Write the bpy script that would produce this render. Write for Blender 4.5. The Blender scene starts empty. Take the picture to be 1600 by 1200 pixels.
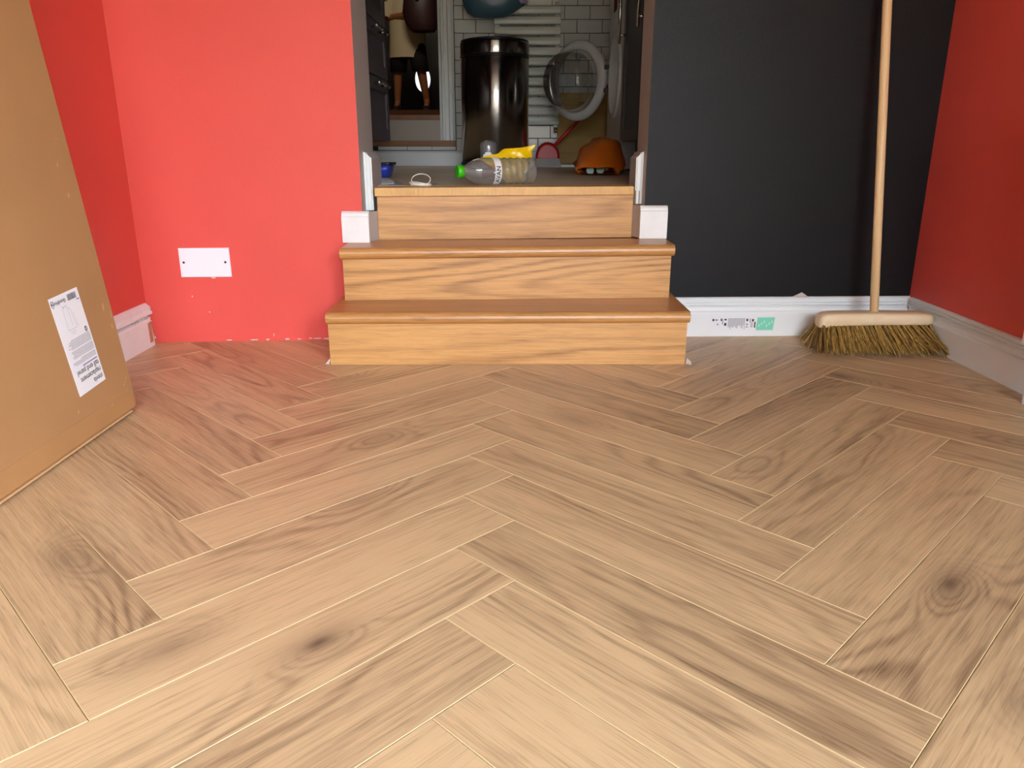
import bpy, bmesh, math, random
from mathutils import Vector, Matrix, Euler, noise
random.seed(11)
S = bpy.context.scene
COL = S.collection
R = math.radians

# ------------------------------------------------------------------ camera, sky, sun, window light, exposure
CAMH = 0.5767
cam_d = bpy.data.cameras.new('camera'); cam = bpy.data.objects.new('camera', cam_d); COL.objects.link(cam)
cam.location = (0, 0, CAMH)
cam.rotation_euler = (R(90 - 17.346), 0, 0)
cam_d.sensor_width = 36; cam_d.lens = 36 * 1199.3 / 1600; cam_d.clip_start = 0.02; cam_d.clip_end = 200
S.camera = cam
S.view_settings.view_transform = 'Standard'
S.view_settings.look = 'None'
S.view_settings.gamma = 1
S.view_settings.use_curve_mapping = False
S.view_settings.exposure = 0.0
S.cycles.use_denoising = True
S.cycles.max_bounces = 12
S.cycles.diffuse_bounces = 6
S.cycles.transparent_max_bounces = 16
S.cycles.sample_clamp_indirect = 6

wd = bpy.data.worlds.new('world'); S.world = wd; wd.use_nodes = True
wn = wd.node_tree; wn.nodes.clear()
wo = wn.nodes.new('ShaderNodeOutputWorld'); wb = wn.nodes.new('ShaderNodeBackground')
sky = wn.nodes.new('ShaderNodeTexSky'); sky.sky_type = 'NISHITA'; sky.sun_disc = False
sky.sun_elevation = R(50); sky.sun_rotation = R(90); sky.dust_density = 1.5; sky.air_density = 1.0
hsv = wn.nodes.new('ShaderNodeHueSaturation'); hsv.inputs['Saturation'].default_value = 0.45
wn.links.new(sky.outputs[0], hsv.inputs['Color']); wn.links.new(hsv.outputs[0], wb.inputs[0])
wn.links.new(wb.outputs[0], wo.inputs[0])
wb.inputs[1].default_value = 13.2

WIN_X0, WIN_X1, WIN_Z1, REAR_Y = -0.40, 1.18, 1.95, -2.70     # garden window in the rear wall
SKY_BLOCK, SKY_BLOCK_R = 2.30, 2.1                                         # heights of unseen fences, added to block the low sky
GL_Y0, GL_Y1, GL_Z1 = -2.55, -1.00, 1.95                          # glazed doors in the right wall, behind the camera's right
def portal(name, w_, h_, loc, rot):                               # guides sky sampling through an opening, gives no light of its own
    d = bpy.data.lights.new(name, 'AREA'); d.shape = 'RECTANGLE'; d.size = w_; d.size_y = h_; d.energy = 1; d.cycles.is_portal = True
    o = bpy.data.objects.new(name, d); COL.objects.link(o); o.location = loc; o.rotation_euler = rot
    return o
portal('window_portal', WIN_X1 - WIN_X0, WIN_Z1, ((WIN_X0 + WIN_X1) / 2, REAR_Y - .02, WIN_Z1 / 2), (R(90), 0, 0))
portal('glazed_door_portal', GL_Y1 - GL_Y0, GL_Z1, (1.25 + .02, (GL_Y0 + GL_Y1) / 2, GL_Z1 / 2), (R(90), 0, R(90)))

# ------------------------------------------------------------------ helpers
def srgb(r, g, b):
    f = lambda c: (c / 255 / 12.92) if c / 255 <= .04045 else ((c / 255 + .055) / 1.055) ** 2.4
    return (f(r), f(g), f(b), 1)

def mat(name, col, rough=.5, metal=0, bump=0, bscale=200, spec=.5, emit=None, var=0, vscale=6):
    m = bpy.data.materials.new(name); m.use_nodes = True
    nt = m.node_tree; b = nt.nodes['Principled BSDF']
    b.inputs['Base Color'].default_value = col if len(col) == 4 else (*col, 1)
    b.inputs['Roughness'].default_value = rough; b.inputs['Metallic'].default_value = metal
    b.inputs['Specular IOR Level'].default_value = spec
    if emit:
        b.inputs['Emission Color'].default_value = (*emit[:3], 1); b.inputs['Emission Strength'].default_value = emit[3]
    if bump or var:
        tc = nt.nodes.new('ShaderNodeTexCoord')
    if bump:
        n = nt.nodes.new('ShaderNodeTexNoise'); n.inputs['Scale'].default_value = bscale; n.inputs['Detail'].default_value = 3
        bp = nt.nodes.new('ShaderNodeBump'); bp.inputs['Strength'].default_value = bump; bp.inputs['Distance'].default_value = .002
        nt.links.new(tc.outputs['Object'], n.inputs['Vector']); nt.links.new(n.outputs['Fac'], bp.inputs['Height'])
        nt.links.new(bp.outputs[0], b.inputs['Normal'])
    if var:
        n = nt.nodes.new('ShaderNodeTexNoise'); n.inputs['Scale'].default_value = vscale; n.inputs['Detail'].default_value = 4
        mr = nt.nodes.new('ShaderNodeMapRange'); mr.inputs[1].default_value = .3; mr.inputs[2].default_value = .7
        mr.inputs[3].default_value = 1 - var; mr.inputs[4].default_value = 1 + var
        mx = nt.nodes.new('ShaderNodeMix'); mx.data_type = 'RGBA'; mx.blend_type = 'MULTIPLY'; mx.inputs[0].default_value = 1
        mx.inputs[6].default_value = col if len(col) == 4 else (*col, 1)
        nt.links.new(tc.outputs['Object'], n.inputs['Vector']); nt.links.new(n.outputs['Fac'], mr.inputs[0])
        nt.links.new(mr.outputs[0], mx.inputs[7]); nt.links.new(mx.outputs[2], b.inputs['Base Color'])
    return m

def oak(name, light, dark, knot, rough=.42, ring=7.0, sx=1.1, sy=8.0, tone=.10, fibre=.5, axes=(0, 1), objrand=True, knots=True, ringamt=.55, spec=.5, broad=.5, warp=0, kn=.52):
    """oak board: elongated growth-ring contours, fine pores, knots; grain along the first axis"""
    m = bpy.data.materials.new(name); m.use_nodes = True
    nt = m.node_tree; N = nt.nodes; L = nt.links; b = N['Principled BSDF']
    def math_(op, a, c=None, d=None):
        n = N.new('ShaderNodeMath'); n.operation = op
        for i, v in enumerate((a, c, d)):
            if v is None: continue
            if isinstance(v, (int, float)): n.inputs[i].default_value = v
            else: L.new(v, n.inputs[i])
        return n.outputs[0]
    tc = N.new('ShaderNodeTexCoord'); oi = N.new('ShaderNodeObjectInfo')
    sp = N.new('ShaderNodeSeparateXYZ'); L.new(tc.outputs['Object'], sp.inputs[0])
    ax, ay = sp.outputs[axes[0]], sp.outputs[axes[1]]
    rnd = oi.outputs['Random']
    off = math_('MULTIPLY', rnd, 37.0 if objrand else 0.0)
    off2 = math_('MULTIPLY', rnd, 91.0 if objrand else 0.0)
    def vec(kx, ky):
        c = N.new('ShaderNodeCombineXYZ')
        L.new(math_('ADD', math_('MULTIPLY', ax, kx), off), c.inputs[0])
        L.new(math_('ADD', math_('MULTIPLY', ay, ky), off2), c.inputs[1])
        L.new(off, c.inputs[2])
        return c.outputs[0]
    def tex(kx, ky, detail=2, rough_=.5, scale=1.0, dist=0):
        n = N.new('ShaderNodeTexNoise'); n.inputs['Scale'].default_value = scale
        n.inputs['Detail'].default_value = detail; n.inputs['Roughness'].default_value = rough_
        n.inputs['Distortion'].default_value = dist
        L.new(vec(kx, ky), n.inputs['Vector']); return n.outputs['Fac']
    field = tex(sx, sy, 1.5, .4)
    if knots:
        v = N.new('ShaderNodeTexVoronoi'); v.feature = 'F1'; v.inputs['Scale'].default_value = 1
        L.new(vec(2.6, 6.0), v.inputs['Vector'])
        sc = N.new('ShaderNodeSeparateColor'); L.new(v.outputs['Color'], sc.inputs[0])
        on = math_('GREATER_THAN', sc.outputs[0], kn)
        d = v.outputs['Distance']
        near = math_('MULTIPLY', on, math_('EXPONENT', math_('MULTIPLY', math_('MULTIPLY', d, d), -28.0)))
        core = math_('MULTIPLY', on, math_('EXPONENT', math_('MULTIPLY', math_('MULTIPLY', d, d), -420.0)))
        field = math_('ADD', field, math_('MULTIPLY', near, .28))
    wob = tex(6, 40, 2, .5)
    if warp: field = math_('ADD', field, math_('MULTIPLY', tex(4.5, 17, 2, .5), warp * 2))
    field = math_('ADD', field, math_('MULTIPLY', wob, .035))
    rings = math_('SINE', math_('MULTIPLY', field, ring * 6.283))
    rings = math_('MULTIPLY_ADD', rings, .5, .5)
    rings = math_('POWER', rings, 2.2)
    fade = tex(1.1, 7.0, 1, .5)
    fade = math_('MAXIMUM', math_('MULTIPLY_ADD', fade, 4.0, -1.45), .25)
    rings = math_('MULTIPLY', rings, math_('MINIMUM', fade, 1.3))
    bro = tex(1.4, 14.0, 3, .55)
    fine = tex(5, 190, 3, .7)
    pore = tex(16, 520, 1, .5)
    mixv = math_('MULTIPLY_ADD', rings, ringamt * .5, 0.0)
    mixv = math_('ADD', mixv, math_('MULTIPLY_ADD', bro, broad * 1.4, -broad * .45))
    fc = N.new('ShaderNodeMapRange'); fc.inputs[1].default_value = .32; fc.inputs[2].default_value = .68; L.new(fine, fc.inputs[0])
    mixv = math_('ADD', mixv, math_('MULTIPLY_ADD', fc.outputs[0], fibre * .5, -fibre * .25))
    mixv = math_('ADD', mixv, math_('MULTIPLY_ADD', math_('GREATER_THAN', pore, .60), fibre * .25, 0))
    mixv = math_('ADD', mixv, math_('MULTIPLY_ADD', rnd, tone * 2, -tone))
    cl = N.new('ShaderNodeClamp'); L.new(mixv, cl.inputs[0])
    mx = N.new('ShaderNodeMix'); mx.data_type = 'RGBA'; mx.inputs[6].default_value = light; mx.inputs[7].default_value = dark
    L.new(cl.outputs[0], mx.inputs[0]); colr = mx.outputs[2]
    if knots:
        for fac, amt in ((near, .45), (core, .85)):
            k = N.new('ShaderNodeMix'); k.data_type = 'RGBA'; L.new(colr, k.inputs[6]); k.inputs[7].default_value = knot
            L.new(math_('MULTIPLY', fac, amt), k.inputs[0]); colr = k.outputs[2]
    L.new(colr, b.inputs['Base Color'])
    b.inputs['Roughness'].default_value = rough; b.inputs['Specular IOR Level'].default_value = spec
    bp = N.new('ShaderNodeBump'); bp.inputs['Strength'].default_value = .16; bp.inputs['Distance'].default_value = .001
    L.new(fine, bp.inputs['Height']); L.new(bp.outputs[0], b.inputs['Normal'])
    return m

def clear(name, tint=(1, 1, 1, 1), gloss=.25, rough=.05, haze=0):
    """thin clear plastic / glass sheet"""
    m = bpy.data.materials.new(name); m.use_nodes = True
    nt = m.node_tree; nt.nodes.clear()
    o = nt.nodes.new('ShaderNodeOutputMaterial'); t = nt.nodes.new('ShaderNodeBsdfTransparent'); g = nt.nodes.new('ShaderNodeBsdfGlossy')
    lw = nt.nodes.new('ShaderNodeLayerWeight'); lw.inputs[0].default_value = gloss
    mr = nt.nodes.new('ShaderNodeMapRange'); mr.inputs[3].default_value = .08; mr.inputs[4].default_value = .75
    mx = nt.nodes.new('ShaderNodeMixShader'); t.inputs[0].default_value = tint; g.inputs['Roughness'].default_value = rough
    nt.links.new(lw.outputs['Facing'], mr.inputs[0]); nt.links.new(mr.outputs[0], mx.inputs[0])
    nt.links.new(t.outputs[0], mx.inputs[1]); nt.links.new(g.outputs[0], mx.inputs[2])
    if haze:
        df = nt.nodes.new('ShaderNodeBsdfDiffuse'); df.inputs[0].default_value = (.8, .8, .8, 1); m2 = nt.nodes.new('ShaderNodeMixShader'); m2.inputs[0].default_value = haze
        nt.links.new(mx.outputs[0], m2.inputs[1]); nt.links.new(df.outputs[0], m2.inputs[2]); nt.links.new(m2.outputs[0], o.inputs[0])
    else: nt.links.new(mx.outputs[0], o.inputs[0])
    return m

class MB:
    def __init__(s): s.v = []; s.f = []; s.m = []; s.s = []
    def add(s, vs, fs, mi=0, smooth=False):
        o = len(s.v); s.v += [Vector(p) for p in vs]
        for f in fs: s.f.append([i + o for i in f]); s.m.append(mi); s.s.append(smooth)
        return s
    def box(s, x0, x1, y0, y1, z0, z1, mi=0):
        vs = [(x, y, z) for z in (z0, z1) for y in (y0, y1) for x in (x0, x1)]
        return s.add(vs, [(0, 2, 3, 1), (4, 5, 7, 6), (0, 1, 5, 4), (2, 6, 7, 3), (0, 4, 6, 2), (1, 3, 7, 5)], mi)
    def poly(s, pts, z0, z1, mi=0):        # footprint (ccw) extruded up
        n = len(pts); vs = [(x, y, z0) for x, y in pts] + [(x, y, z1) for x, y in pts]
        fs = [tuple(range(n - 1, -1, -1)), tuple(range(n, 2 * n))] + [(i, (i + 1) % n, n + (i + 1) % n, n + i) for i in range(n)]
        return s.add(vs, fs, mi)
    def loft(s, rings, mi=0, smooth=False, cap=True, closed=True):
        n = len(rings[0]); vs = [p for r in rings for p in r]; fs = []
        for k in range(len(rings) - 1):
            for i in range(n if closed else n - 1):
                j = (i + 1) % n; fs.append((k * n + i, k * n + j, (k + 1) * n + j, (k + 1) * n + i))
        s.add(vs, fs, mi, smooth)
        if cap and closed:
            s.add(rings[0], [tuple(range(n - 1, -1, -1))], mi); s.add(rings[-1], [tuple(range(n))], mi)
        return s
    def lathe(s, prof, n=32, c=(0, 0, 0), axis='z', mi=0, smooth=True, cap=True):
        rings = []
        for r_, h in prof:
            ring = []
            for i in range(n):
                a = 2 * math.pi * i / n; x, y = r_ * math.cos(a), r_ * math.sin(a)
                p = {'z': (x, y, h), 'x': (h, x, y), 'y': (y, h, x)}[axis]
                ring.append(Vector(p) + Vector(c))
            rings.append(ring)
        return s.loft(rings, mi, smooth, cap)
    def tube(s, pts, r, n=8, mi=0, smooth=True, cap=True):
        pts = [Vector(p) for p in pts]; rings = []; up = Vector((.13, .21, 1)).normalized()
        for k, p in enumerate(pts):
            d = (pts[min(k + 1, len(pts) - 1)] - pts[max(k - 1, 0)])
            d.normalize()
            a = d.cross(up)
            if a.length < .05: a = d.cross(Vector((1, 0, 0)))
            a.normalize(); b_ = a.cross(d); rr = r[k] if isinstance(r, (list, tuple)) else r
            rings.append([p + a * math.cos(2 * math.pi * i / n) * rr + b_ * math.sin(2 * math.pi * i / n) * rr for i in range(n)])
        return s.loft(rings, mi, smooth, cap)
    def quad(s, a, b, c, d, mi=0): return s.add([a, b, c, d], [(0, 1, 2, 3)], mi)

ORG = {}
def build(name, mb, mats, parent=None, local=False, bevel=0, seg=2, fix=True):
    """link ONE mesh object; coordinates are world ones unless local"""
    me = bpy.data.meshes.new(name)
    off = Vector((0, 0, 0)) if (local or parent is None) else ORG.get(parent.name, Vector((0, 0, 0)))
    me.from_pydata([tuple(v - off) for v in mb.v], [], mb.f)
    if not isinstance(mats, (list, tuple)): mats = [mats]
    for m in mats: me.materials.append(m)
    for p, mi, sm in zip(me.polygons, mb.m, mb.s): p.material_index = mi; p.use_smooth = sm
    if fix:
        bm = bmesh.new(); bm.from_mesh(me); bmesh.ops.remove_doubles(bm, verts=bm.verts, dist=1e-6)
        bmesh.ops.recalc_face_normals(bm, faces=bm.faces); bm.to_mesh(me); bm.free()
    o = bpy.data.objects.new(name, me); COL.objects.link(o)
    if parent is not None: o.parent = parent; ORG[o.name] = off
    if bevel:
        md = o.modifiers.new('edge', 'BEVEL'); md.width = bevel; md.segments = seg; md.limit_method = 'ANGLE'; md.angle_limit = R(40)
    return o

def thing(name, label, cat, loc=(0, 0, 0), group=None, rot=(0, 0, 0)):
    o = bpy.data.objects.new(name, None); COL.objects.link(o); o.location = loc; o.rotation_euler = rot
    o.empty_display_size = .05
    o['label'] = label; o['category'] = cat
    if group: o['group'] = group
    ORG[o.name] = Vector(loc); return o
def tag(o, label, cat, group=None):
    o['label'] = label; o['category'] = cat
    if group: o['group'] = group
    return o
def struct(name, mb, m, parent=None, **k):
    o = build(name, mb, m, parent, **k)
    if parent is None: o['kind'] = 'structure'
    return o
def structE(name, loc=(0, 0, 0)):
    o = bpy.data.objects.new(name, None); COL.objects.link(o); o.location = loc; o.empty_display_size = .05
    o['kind'] = 'structure'; ORG[o.name] = Vector(loc); return o
def text_part(name, txt, size, m, parent, mtx, align='LEFT', width=1.0, bold=0.0):
    cu = bpy.data.curves.new('t', 'FONT'); cu.body = txt; cu.size = size; cu.align_x = align; cu.resolution_u = 2
    cu.offset = bold; cu.space_character = 1.0
    ob = bpy.data.objects.new('t', cu); COL.objects.link(ob)
    dg = bpy.context.evaluated_depsgraph_get(); me = bpy.data.meshes.new_from_object(ob.evaluated_get(dg))
    bpy.data.objects.remove(ob)
    me.transform(mtx @ Matrix.Diagonal((width, 1, 1, 1)))
    me.materials.clear(); me.materials.append(m)
    me.name = name
    o = bpy.data.objects.new(name, me); COL.objects.link(o); o.parent = parent
    return o

# ------------------------------------------------------------------ materials
M = {}
ANISO = 0.25
M['red'] = mat('coral_paint', (0.71, .085, .064), .55, bump=.12, bscale=160, spec=.35, var=.02)
M['black'] = mat('black_paint', (.0055, .0055, .0062), .48, bump=.25, bscale=220, spec=.22)
M['white'] = mat('white_gloss', (.84, .86, .85), .32)
M['white_old'] = mat('white_flat', (.86, .86, .84), .5, var=.04, vscale=20)
M['reveal'] = mat('reveal_paint', (.46, .42, .39), .6, bump=.1, bscale=120)
M['ceil'] = mat('ceiling_paint', (.52, .51, .50), .8)
M['kwall'] = mat('kitchen_wall_paint', (.22, .20, .19), .7)
M['greywall'] = mat('grey_wall_paint', (.18, .175, .17), .7)
M['plank'] = oak('oak_plank', srgb(210, 178, 135), srgb(122, 95, 68), srgb(82, 63, 50), rough=.40, tone=.15, ring=20, sx=.9, sy=5.2, fibre=.8, ringamt=.66, broad=.58, warp=.05, kn=.44)
M['joint'] = mat('plank_bevel', srgb(208, 180, 134), .5)
M['slab'] = mat('underlay', srgb(120, 95, 70), .9)
M['stair'] = oak('stair_oak', srgb(206, 154, 92), srgb(142, 94, 48), srgb(120, 80, 45), rough=.38, ring=16, sx=.45, sy=6.0, tone=.05, fibre=.9, axes=(0, 2), knots=False, ringamt=1.0, broad=.3)
M['nose'] = oak('nosing_oak', srgb(216, 168, 96), srgb(168, 116, 58), srgb(120, 80, 45), rough=.4, ring=5, sx=14, sy=30, axes=(2, 0), knots=False, ringamt=.4, broad=.4, fibre=.5)
M['tread'] = oak('tread_oak', srgb(194, 140, 80), srgb(130, 84, 42), srgb(120, 80, 45), rough=.36, ring=16, sx=.45, sy=8, tone=.05, fibre=.8, axes=(0, 1), knots=False, ringamt=.7, broad=.5)
M['card'] = mat('cardboard', srgb(172, 128, 82), .75, bump=.15, bscale=90, var=.05, vscale=5)
M['cardedge'] = mat('cardboard_cut', srgb(206, 164, 114), .8)
M['tape'] = mat('parcel_tape', srgb(176, 131, 84), .36, var=.06, vscale=9)
M['paper'] = mat('label_paper', srgb(236, 236, 238), .5)
M['ink'] = mat('ink', srgb(52, 48, 50), .6)
M['inkgrey'] = mat('ink_grey', srgb(150, 148, 152), .6)
M['inkpale'] = mat('ink_pale', srgb(196, 196, 200), .6)
M['inkblue'] = mat('ink_blue', srgb(96, 104, 150), .6)
M['green'] = mat('mint_print', srgb(128, 216, 186), .5)
M['greenpale'] = mat('mint_pale', srgb(168, 232, 208), .5)
M['plastic_w'] = mat('white_plastic', srgb(238, 238, 240), .3)
M['screw'] = mat('screw', srgb(90, 88, 86), .35, metal=1)
M['plaster'] = mat('plaster', srgb(208, 190, 178), .9, bump=.6, bscale=300)
M['rawwood'] = mat('bare_wood', srgb(190, 140, 105), .8, var=.2, vscale=60)
M['broomwood'] = oak('broom_wood', srgb(238, 216, 178), srgb(208, 176, 132), srgb(190, 150, 105), rough=.5, ring=5, sx=2, sy=30, tone=0, axes=(0, 1), knots=False, objrand=False, ringamt=.5)
M['handlewood'] = oak('handle_wood', srgb(236, 204, 154), srgb(206, 160, 106), srgb(190, 150, 105), rough=.45, ring=5, sx=1.2, sy=26, tone=0, axes=(2, 0), knots=False, objrand=False, ringamt=.6)
M['bristle'] = mat('bassine_bristle', srgb(176, 140, 66), .6, var=.35, vscale=90)
M['bristle2'] = mat('dark_bristle', srgb(112, 82, 42), .65, var=.3, vscale=90)
M['tile'] = mat('white_tile', (.74, .75, .73), .12)
M['grout'] = mat('dark_grout', srgb(52, 50, 48), .9)
M['kfloor'] = oak('kitchen_board', srgb(206, 184, 154), srgb(150, 130, 106), srgb(100, 84, 70), rough=.35, ring=5, tone=.1, objrand=True)
M['steel'] = mat('brushed_steel', (.42, .39, .37), .20, metal=1)
_nt = M['steel'].node_tree; _tg = _nt.nodes.new('ShaderNodeTangent'); _tg.direction_type = 'RADIAL'; _tg.axis = 'Z'
_nt.links.new(_tg.outputs[0], _nt.nodes['Principled BSDF'].inputs['Tangent'])
_nt.nodes['Principled BSDF'].inputs['Anisotropic'].default_value = .93; _nt.nodes['Principled BSDF'].inputs['Anisotropic Rotation'].default_value = ANISO
M['chrome'] = mat('chrome', (.8, .8, .8), .08, metal=1)
M['blackplastic'] = mat('black_plastic', (.012, .011, .011), .35)
M['plum'] = mat('plum_cabinet_paint', srgb(74, 60, 68), .45)
M['darkcab'] = mat('dark_cabinet', srgb(52, 44, 42), .4)
M['worktop'] = mat('worktop', srgb(70, 50, 38), .35)
M['enamel'] = mat('white_enamel', (.72, .72, .71), .25)
M['radw'] = mat('radiator_white', (.72, .74, .71), .3)
M['glassy'] = clear('door_glass', (.80, .82, .82, 1), .5, .04)
M['petclear'] = clear('clear_plastic', (.86, .88, .89, 1), .5, .10, .10)
M['smoky'] = clear('smoky_plastic', (.62, .62, .64, 1), .3, .2, .12)
M['capgreen'] = mat('green_cap', srgb(60, 190, 20), .35)
M['yellow'] = mat('yellow_film', srgb(250, 205, 10), .25)
M['orange'] = mat('orange_bag', srgb(225, 110, 20), .4)
M['bagin'] = mat('bag_inside', srgb(150, 70, 14), .6)
M['tin'] = mat('pale_green_tin', srgb(150, 180, 160), .3)
M['redp'] = mat('red_plastic', srgb(190, 28, 30), .35)
M['greybrush'] = mat('pale_bristle', srgb(170, 165, 165), .8, bump=.6, bscale=500)
M['panel'] = oak('brown_panel', srgb(190, 150, 62), srgb(140, 104, 40), srgb(120, 80, 30), rough=.5, ring=4, axes=(0, 2), knots=False)
M['blueplastic'] = mat('blue_plastic', srgb(50, 70, 190), .3)
M['darkrim'] = mat('dark_rim', srgb(36, 26, 40), .4)
M['cable'] = mat('white_cable', srgb(244, 240, 228), .4)
M['teal'] = mat('teal_film', srgb(62, 92, 110), .35)
M['tealb'] = mat('bright_teal_film', srgb(40, 150, 190), .3)
M['mauve'] = mat('mauve_print', srgb(170, 150, 190), .4)
M['hall'] = mat('hall_wall', srgb(58, 34, 24), .8)
M['hallfloor'] = oak('hall_board', srgb(96, 54, 28), srgb(60, 32, 16), srgb(50, 30, 18), rough=.4, axes=(0, 1), knots=False)
M['wood_sill'] = oak('sill_wood', srgb(150, 96, 52), srgb(92, 54, 26), srgb(80, 50, 30), rough=.45, axes=(0, 1), knots=False)
M['riser_paint'] = mat('beige_paint', srgb(176, 164, 150), .5)
M['skin'] = mat('skin', srgb(176, 112, 70), .55)
M['tee'] = mat('cream_cotton', srgb(226, 208, 172), .85, bump=.3, bscale=60)
M['shorts'] = mat('black_cotton', srgb(24, 20, 22), .85)
M['hair'] = mat('dark_hair', srgb(30, 22, 18), .6)
M['shoe'] = mat('dark_shoe', srgb(40, 26, 24), .5)
M['bagdark'] = mat('maroon_leather', srgb(62, 34, 36), .45)
M['maroon'] = mat('maroon_cloth', srgb(86, 34, 44), .9)
M['daylit'] = mat('daylit_glass', (.9, .9, .9), .3, emit=(.95, .97, 1, 1.1))
M['pink'] = mat('pink_bead', srgb(190, 40, 90), .4)
M['stone'] = mat('lawn', (.10, .13, .05), .9)
M['sky_block'] = mat('sky_block_wood', srgb(84, 70, 58), .8)
M['upvc'] = mat('white_frame', (.8, .8, .8), .35)

# ------------------------------------------------------------------ room shell
XL, XR = -1.10, 1.25
def yb(x):                                     # front face of the back wall (it runs slightly out of square)
    if x < -.2: return 2.272 + (x + 1.10) * .0575
    return 2.360 + (x - .398) * .030
CZ = 2.40
fl = structE('floor')
struct('slab', MB().poly([(XL, REAR_Y), (XR, REAR_Y), (XR, 2.40), (XL, 2.40)], -.16, -.0125), M['slab'], fl)

Wp = .126; Lp = 5.03 * Wp
yaw = .00203
def inset(poly, d):
    n = len(poly); out = []
    for i in range(n):
        p0, p1, p2 = Vector(poly[i - 1]), Vector(poly[i]), Vector(poly[(i + 1) % n])
        a = (p1 - p0).normalized(); b = (p2 - p1).normalized()
        na = Vector((-a.y, a.x)); nb = Vector((-b.y, b.x))
        k = 1 + na.dot(nb)
        out.append(p1 + (na + nb) * (d / max(k, .15)))
    return out
def clip(poly, nx, ny, c):                       # keep nx*x+ny*y <= c
    out = []
    for i in range(len(poly)):
        p, q = poly[i - 1], poly[i]; dp, dq = nx * p[0] + ny * p[1] - c, nx * q[0] + ny * q[1] - c
        if (dp <= 0) != (dq <= 0):
            t = dp / (dp - dq); out.append((p[0] + (q[0] - p[0]) * t, p[1] + (q[1] - p[1]) * t))
        if dq <= 0: out.append(q)
    cl = []
    for p in out:
        if not cl or (Vector(p) - Vector(cl[-1])).length > 2e-3: cl.append(p)
    if len(cl) > 1 and (Vector(cl[0]) - Vector(cl[-1])).length < 2e-3: cl.pop()
    return cl
def plank_mesh(poly):
    g = inset(poly, .0003); t = inset(poly, .0011)
    n = len(poly); mb = MB()
    vs = [(p.x, p.y, -.012) for p in g] + [(p.x, p.y, -.0009) for p in g] + [(p.x, p.y, 0) for p in t]
    mb.add(vs, [tuple(range(2 * n, 3 * n))], 0)
    mb.add(vs, [(i, (i + 1) % n, n + (i + 1) % n, n + i) for i in range(n)], 1)
    mb.add(vs, [(n + i, n + (i + 1) % n, 2 * n + (i + 1) % n, 2 * n + i) for i in range(n)], 1)
    return mb
def area(p): return .5 * sum(p[i - 1][0] * p[i][1] - p[i][0] * p[i - 1][1] for i in range(len(p)))
full_me = None
half = [(-Lp / 2, -Wp / 2), (Lp / 2, -Wp / 2), (Lp / 2, Wp / 2), (-Lp / 2, Wp / 2)]
s2 = 2 ** -.5
for t in range(-4, 5):
    for k in range(-34, 27):
        for kind in (0, 1):
            if kind == 0: c1, c2, ang = k * Wp - Lp / 2, (k + .5) * Wp, R(45)
            else: c1, c2, ang = (k + .5) * Wp, (k + 1) * Wp - Lp / 2, R(135)
            c1 -= Lp * t; c2 += Lp * t
            x = (c1 - c2) * s2 + .0465 * Wp; y = (c1 + c2) * s2 + 5.9963 * Wp
            x, y = x * math.cos(yaw) - y * math.sin(yaw), x * math.sin(yaw) + y * math.cos(yaw)
            if not (-1.6 < x < 1.7 and REAR_Y - .4 < y < 2.8): continue
            a = ang + yaw; ca, sa = math.cos(a), math.sin(a)
            wp = [(x + px * ca - py * sa, y + px * sa + py * ca) for px, py in half]
            cp = clip(wp, -1, 0, -XL); cp = clip(cp, 1, 0, XR) if cp else cp
            cp = clip(cp, 0, -1, -REAR_Y) if cp else cp
            cp = clip(cp, -.0575, 1, 2.272 + 1.10 * .0575) if (cp and x < 0) else cp
            cp = clip(cp, -.030, 1, 2.360 - .398 * .030) if (cp and x >= 0) else cp
            if len(cp) < 3 or abs(area(cp)) < 2e-4: continue
            lp = [((px - x) * ca + (py - y) * sa, -(px - x) * sa + (py - y) * ca) for px, py in cp]
            if area(lp) < 0: lp.reverse()
            if abs(area(lp) - Lp * Wp) < 1e-6 and full_me:
                o = bpy.data.objects.new('plank', full_me); COL.objects.link(o); o.parent = fl
            else:
                o = build('plank', plank_mesh(lp), [M['plank'], M['joint']], fl, local=True, fix=False)
                if abs(area(lp) - Lp * Wp) < 1e-6: full_me = o.data
            o.location = (x, y, 0); o.rotation_euler = (0, 0, a)

# walls
JL, JR = -.441, .398                              # doorway jambs
DY = 2.545                                        # kitchen side of the thick wall
struct('wall_left', MB().box(XL - .12, XL, .95, 2.272, -.16, CZ), M['red'])
struct('wall_left_rear', MB().box(XL - .12, XL, REAR_Y, .95, -.16, CZ), M['greywall'])
struct('wall_right', MB().box(XR, XR + .12, 1.05, 2.55, -.16, CZ), M['red'])
mb = MB().box(XR, XR + .12, GL_Y1, 1.05, -.16, CZ); mb.box(XR, XR + .12, REAR_Y, GL_Y0, -.16, CZ); mb.box(XR, XR + .12, GL_Y0, GL_Y1, GL_Z1, CZ); mb.box(XR, XR + .12, GL_Y0, GL_Y1, -.16, -.012)
struct('wall_right_rear', mb, M['greywall'])
wg = structE('window_2', (XR + .06, (GL_Y0 + GL_Y1) / 2, 0))
mb = MB()
for yy in (GL_Y0, (GL_Y0 + GL_Y1) / 2 - .025, GL_Y1 - .05): mb.box(XR + .03, XR + .09, yy, yy + .05, 0, GL_Z1)
mb.box(XR + .03, XR + .09, GL_Y0, GL_Y1, GL_Z1 - .05, GL_Z1); mb.box(XR + .03, XR + .09, GL_Y0, GL_Y1, 0, .04)
o = build('window_frame', mb, M['upvc'], wg); o['kind'] = 'stuff'
struct('wall_back_left', MB().poly([(XL - .12, yb(XL) - .006), (XL, yb(XL)), (JL, yb(JL)), (JL, yb(JL) + .004), (JL, DY), (XL - .12, DY)], -.16, CZ + .55)
       , [M['red'], M['reveal']])
w = bpy.data.objects['wall_back_left']
for p in w.data.polygons:
    if p.normal.x > .9: p.material_index = 1
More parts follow.
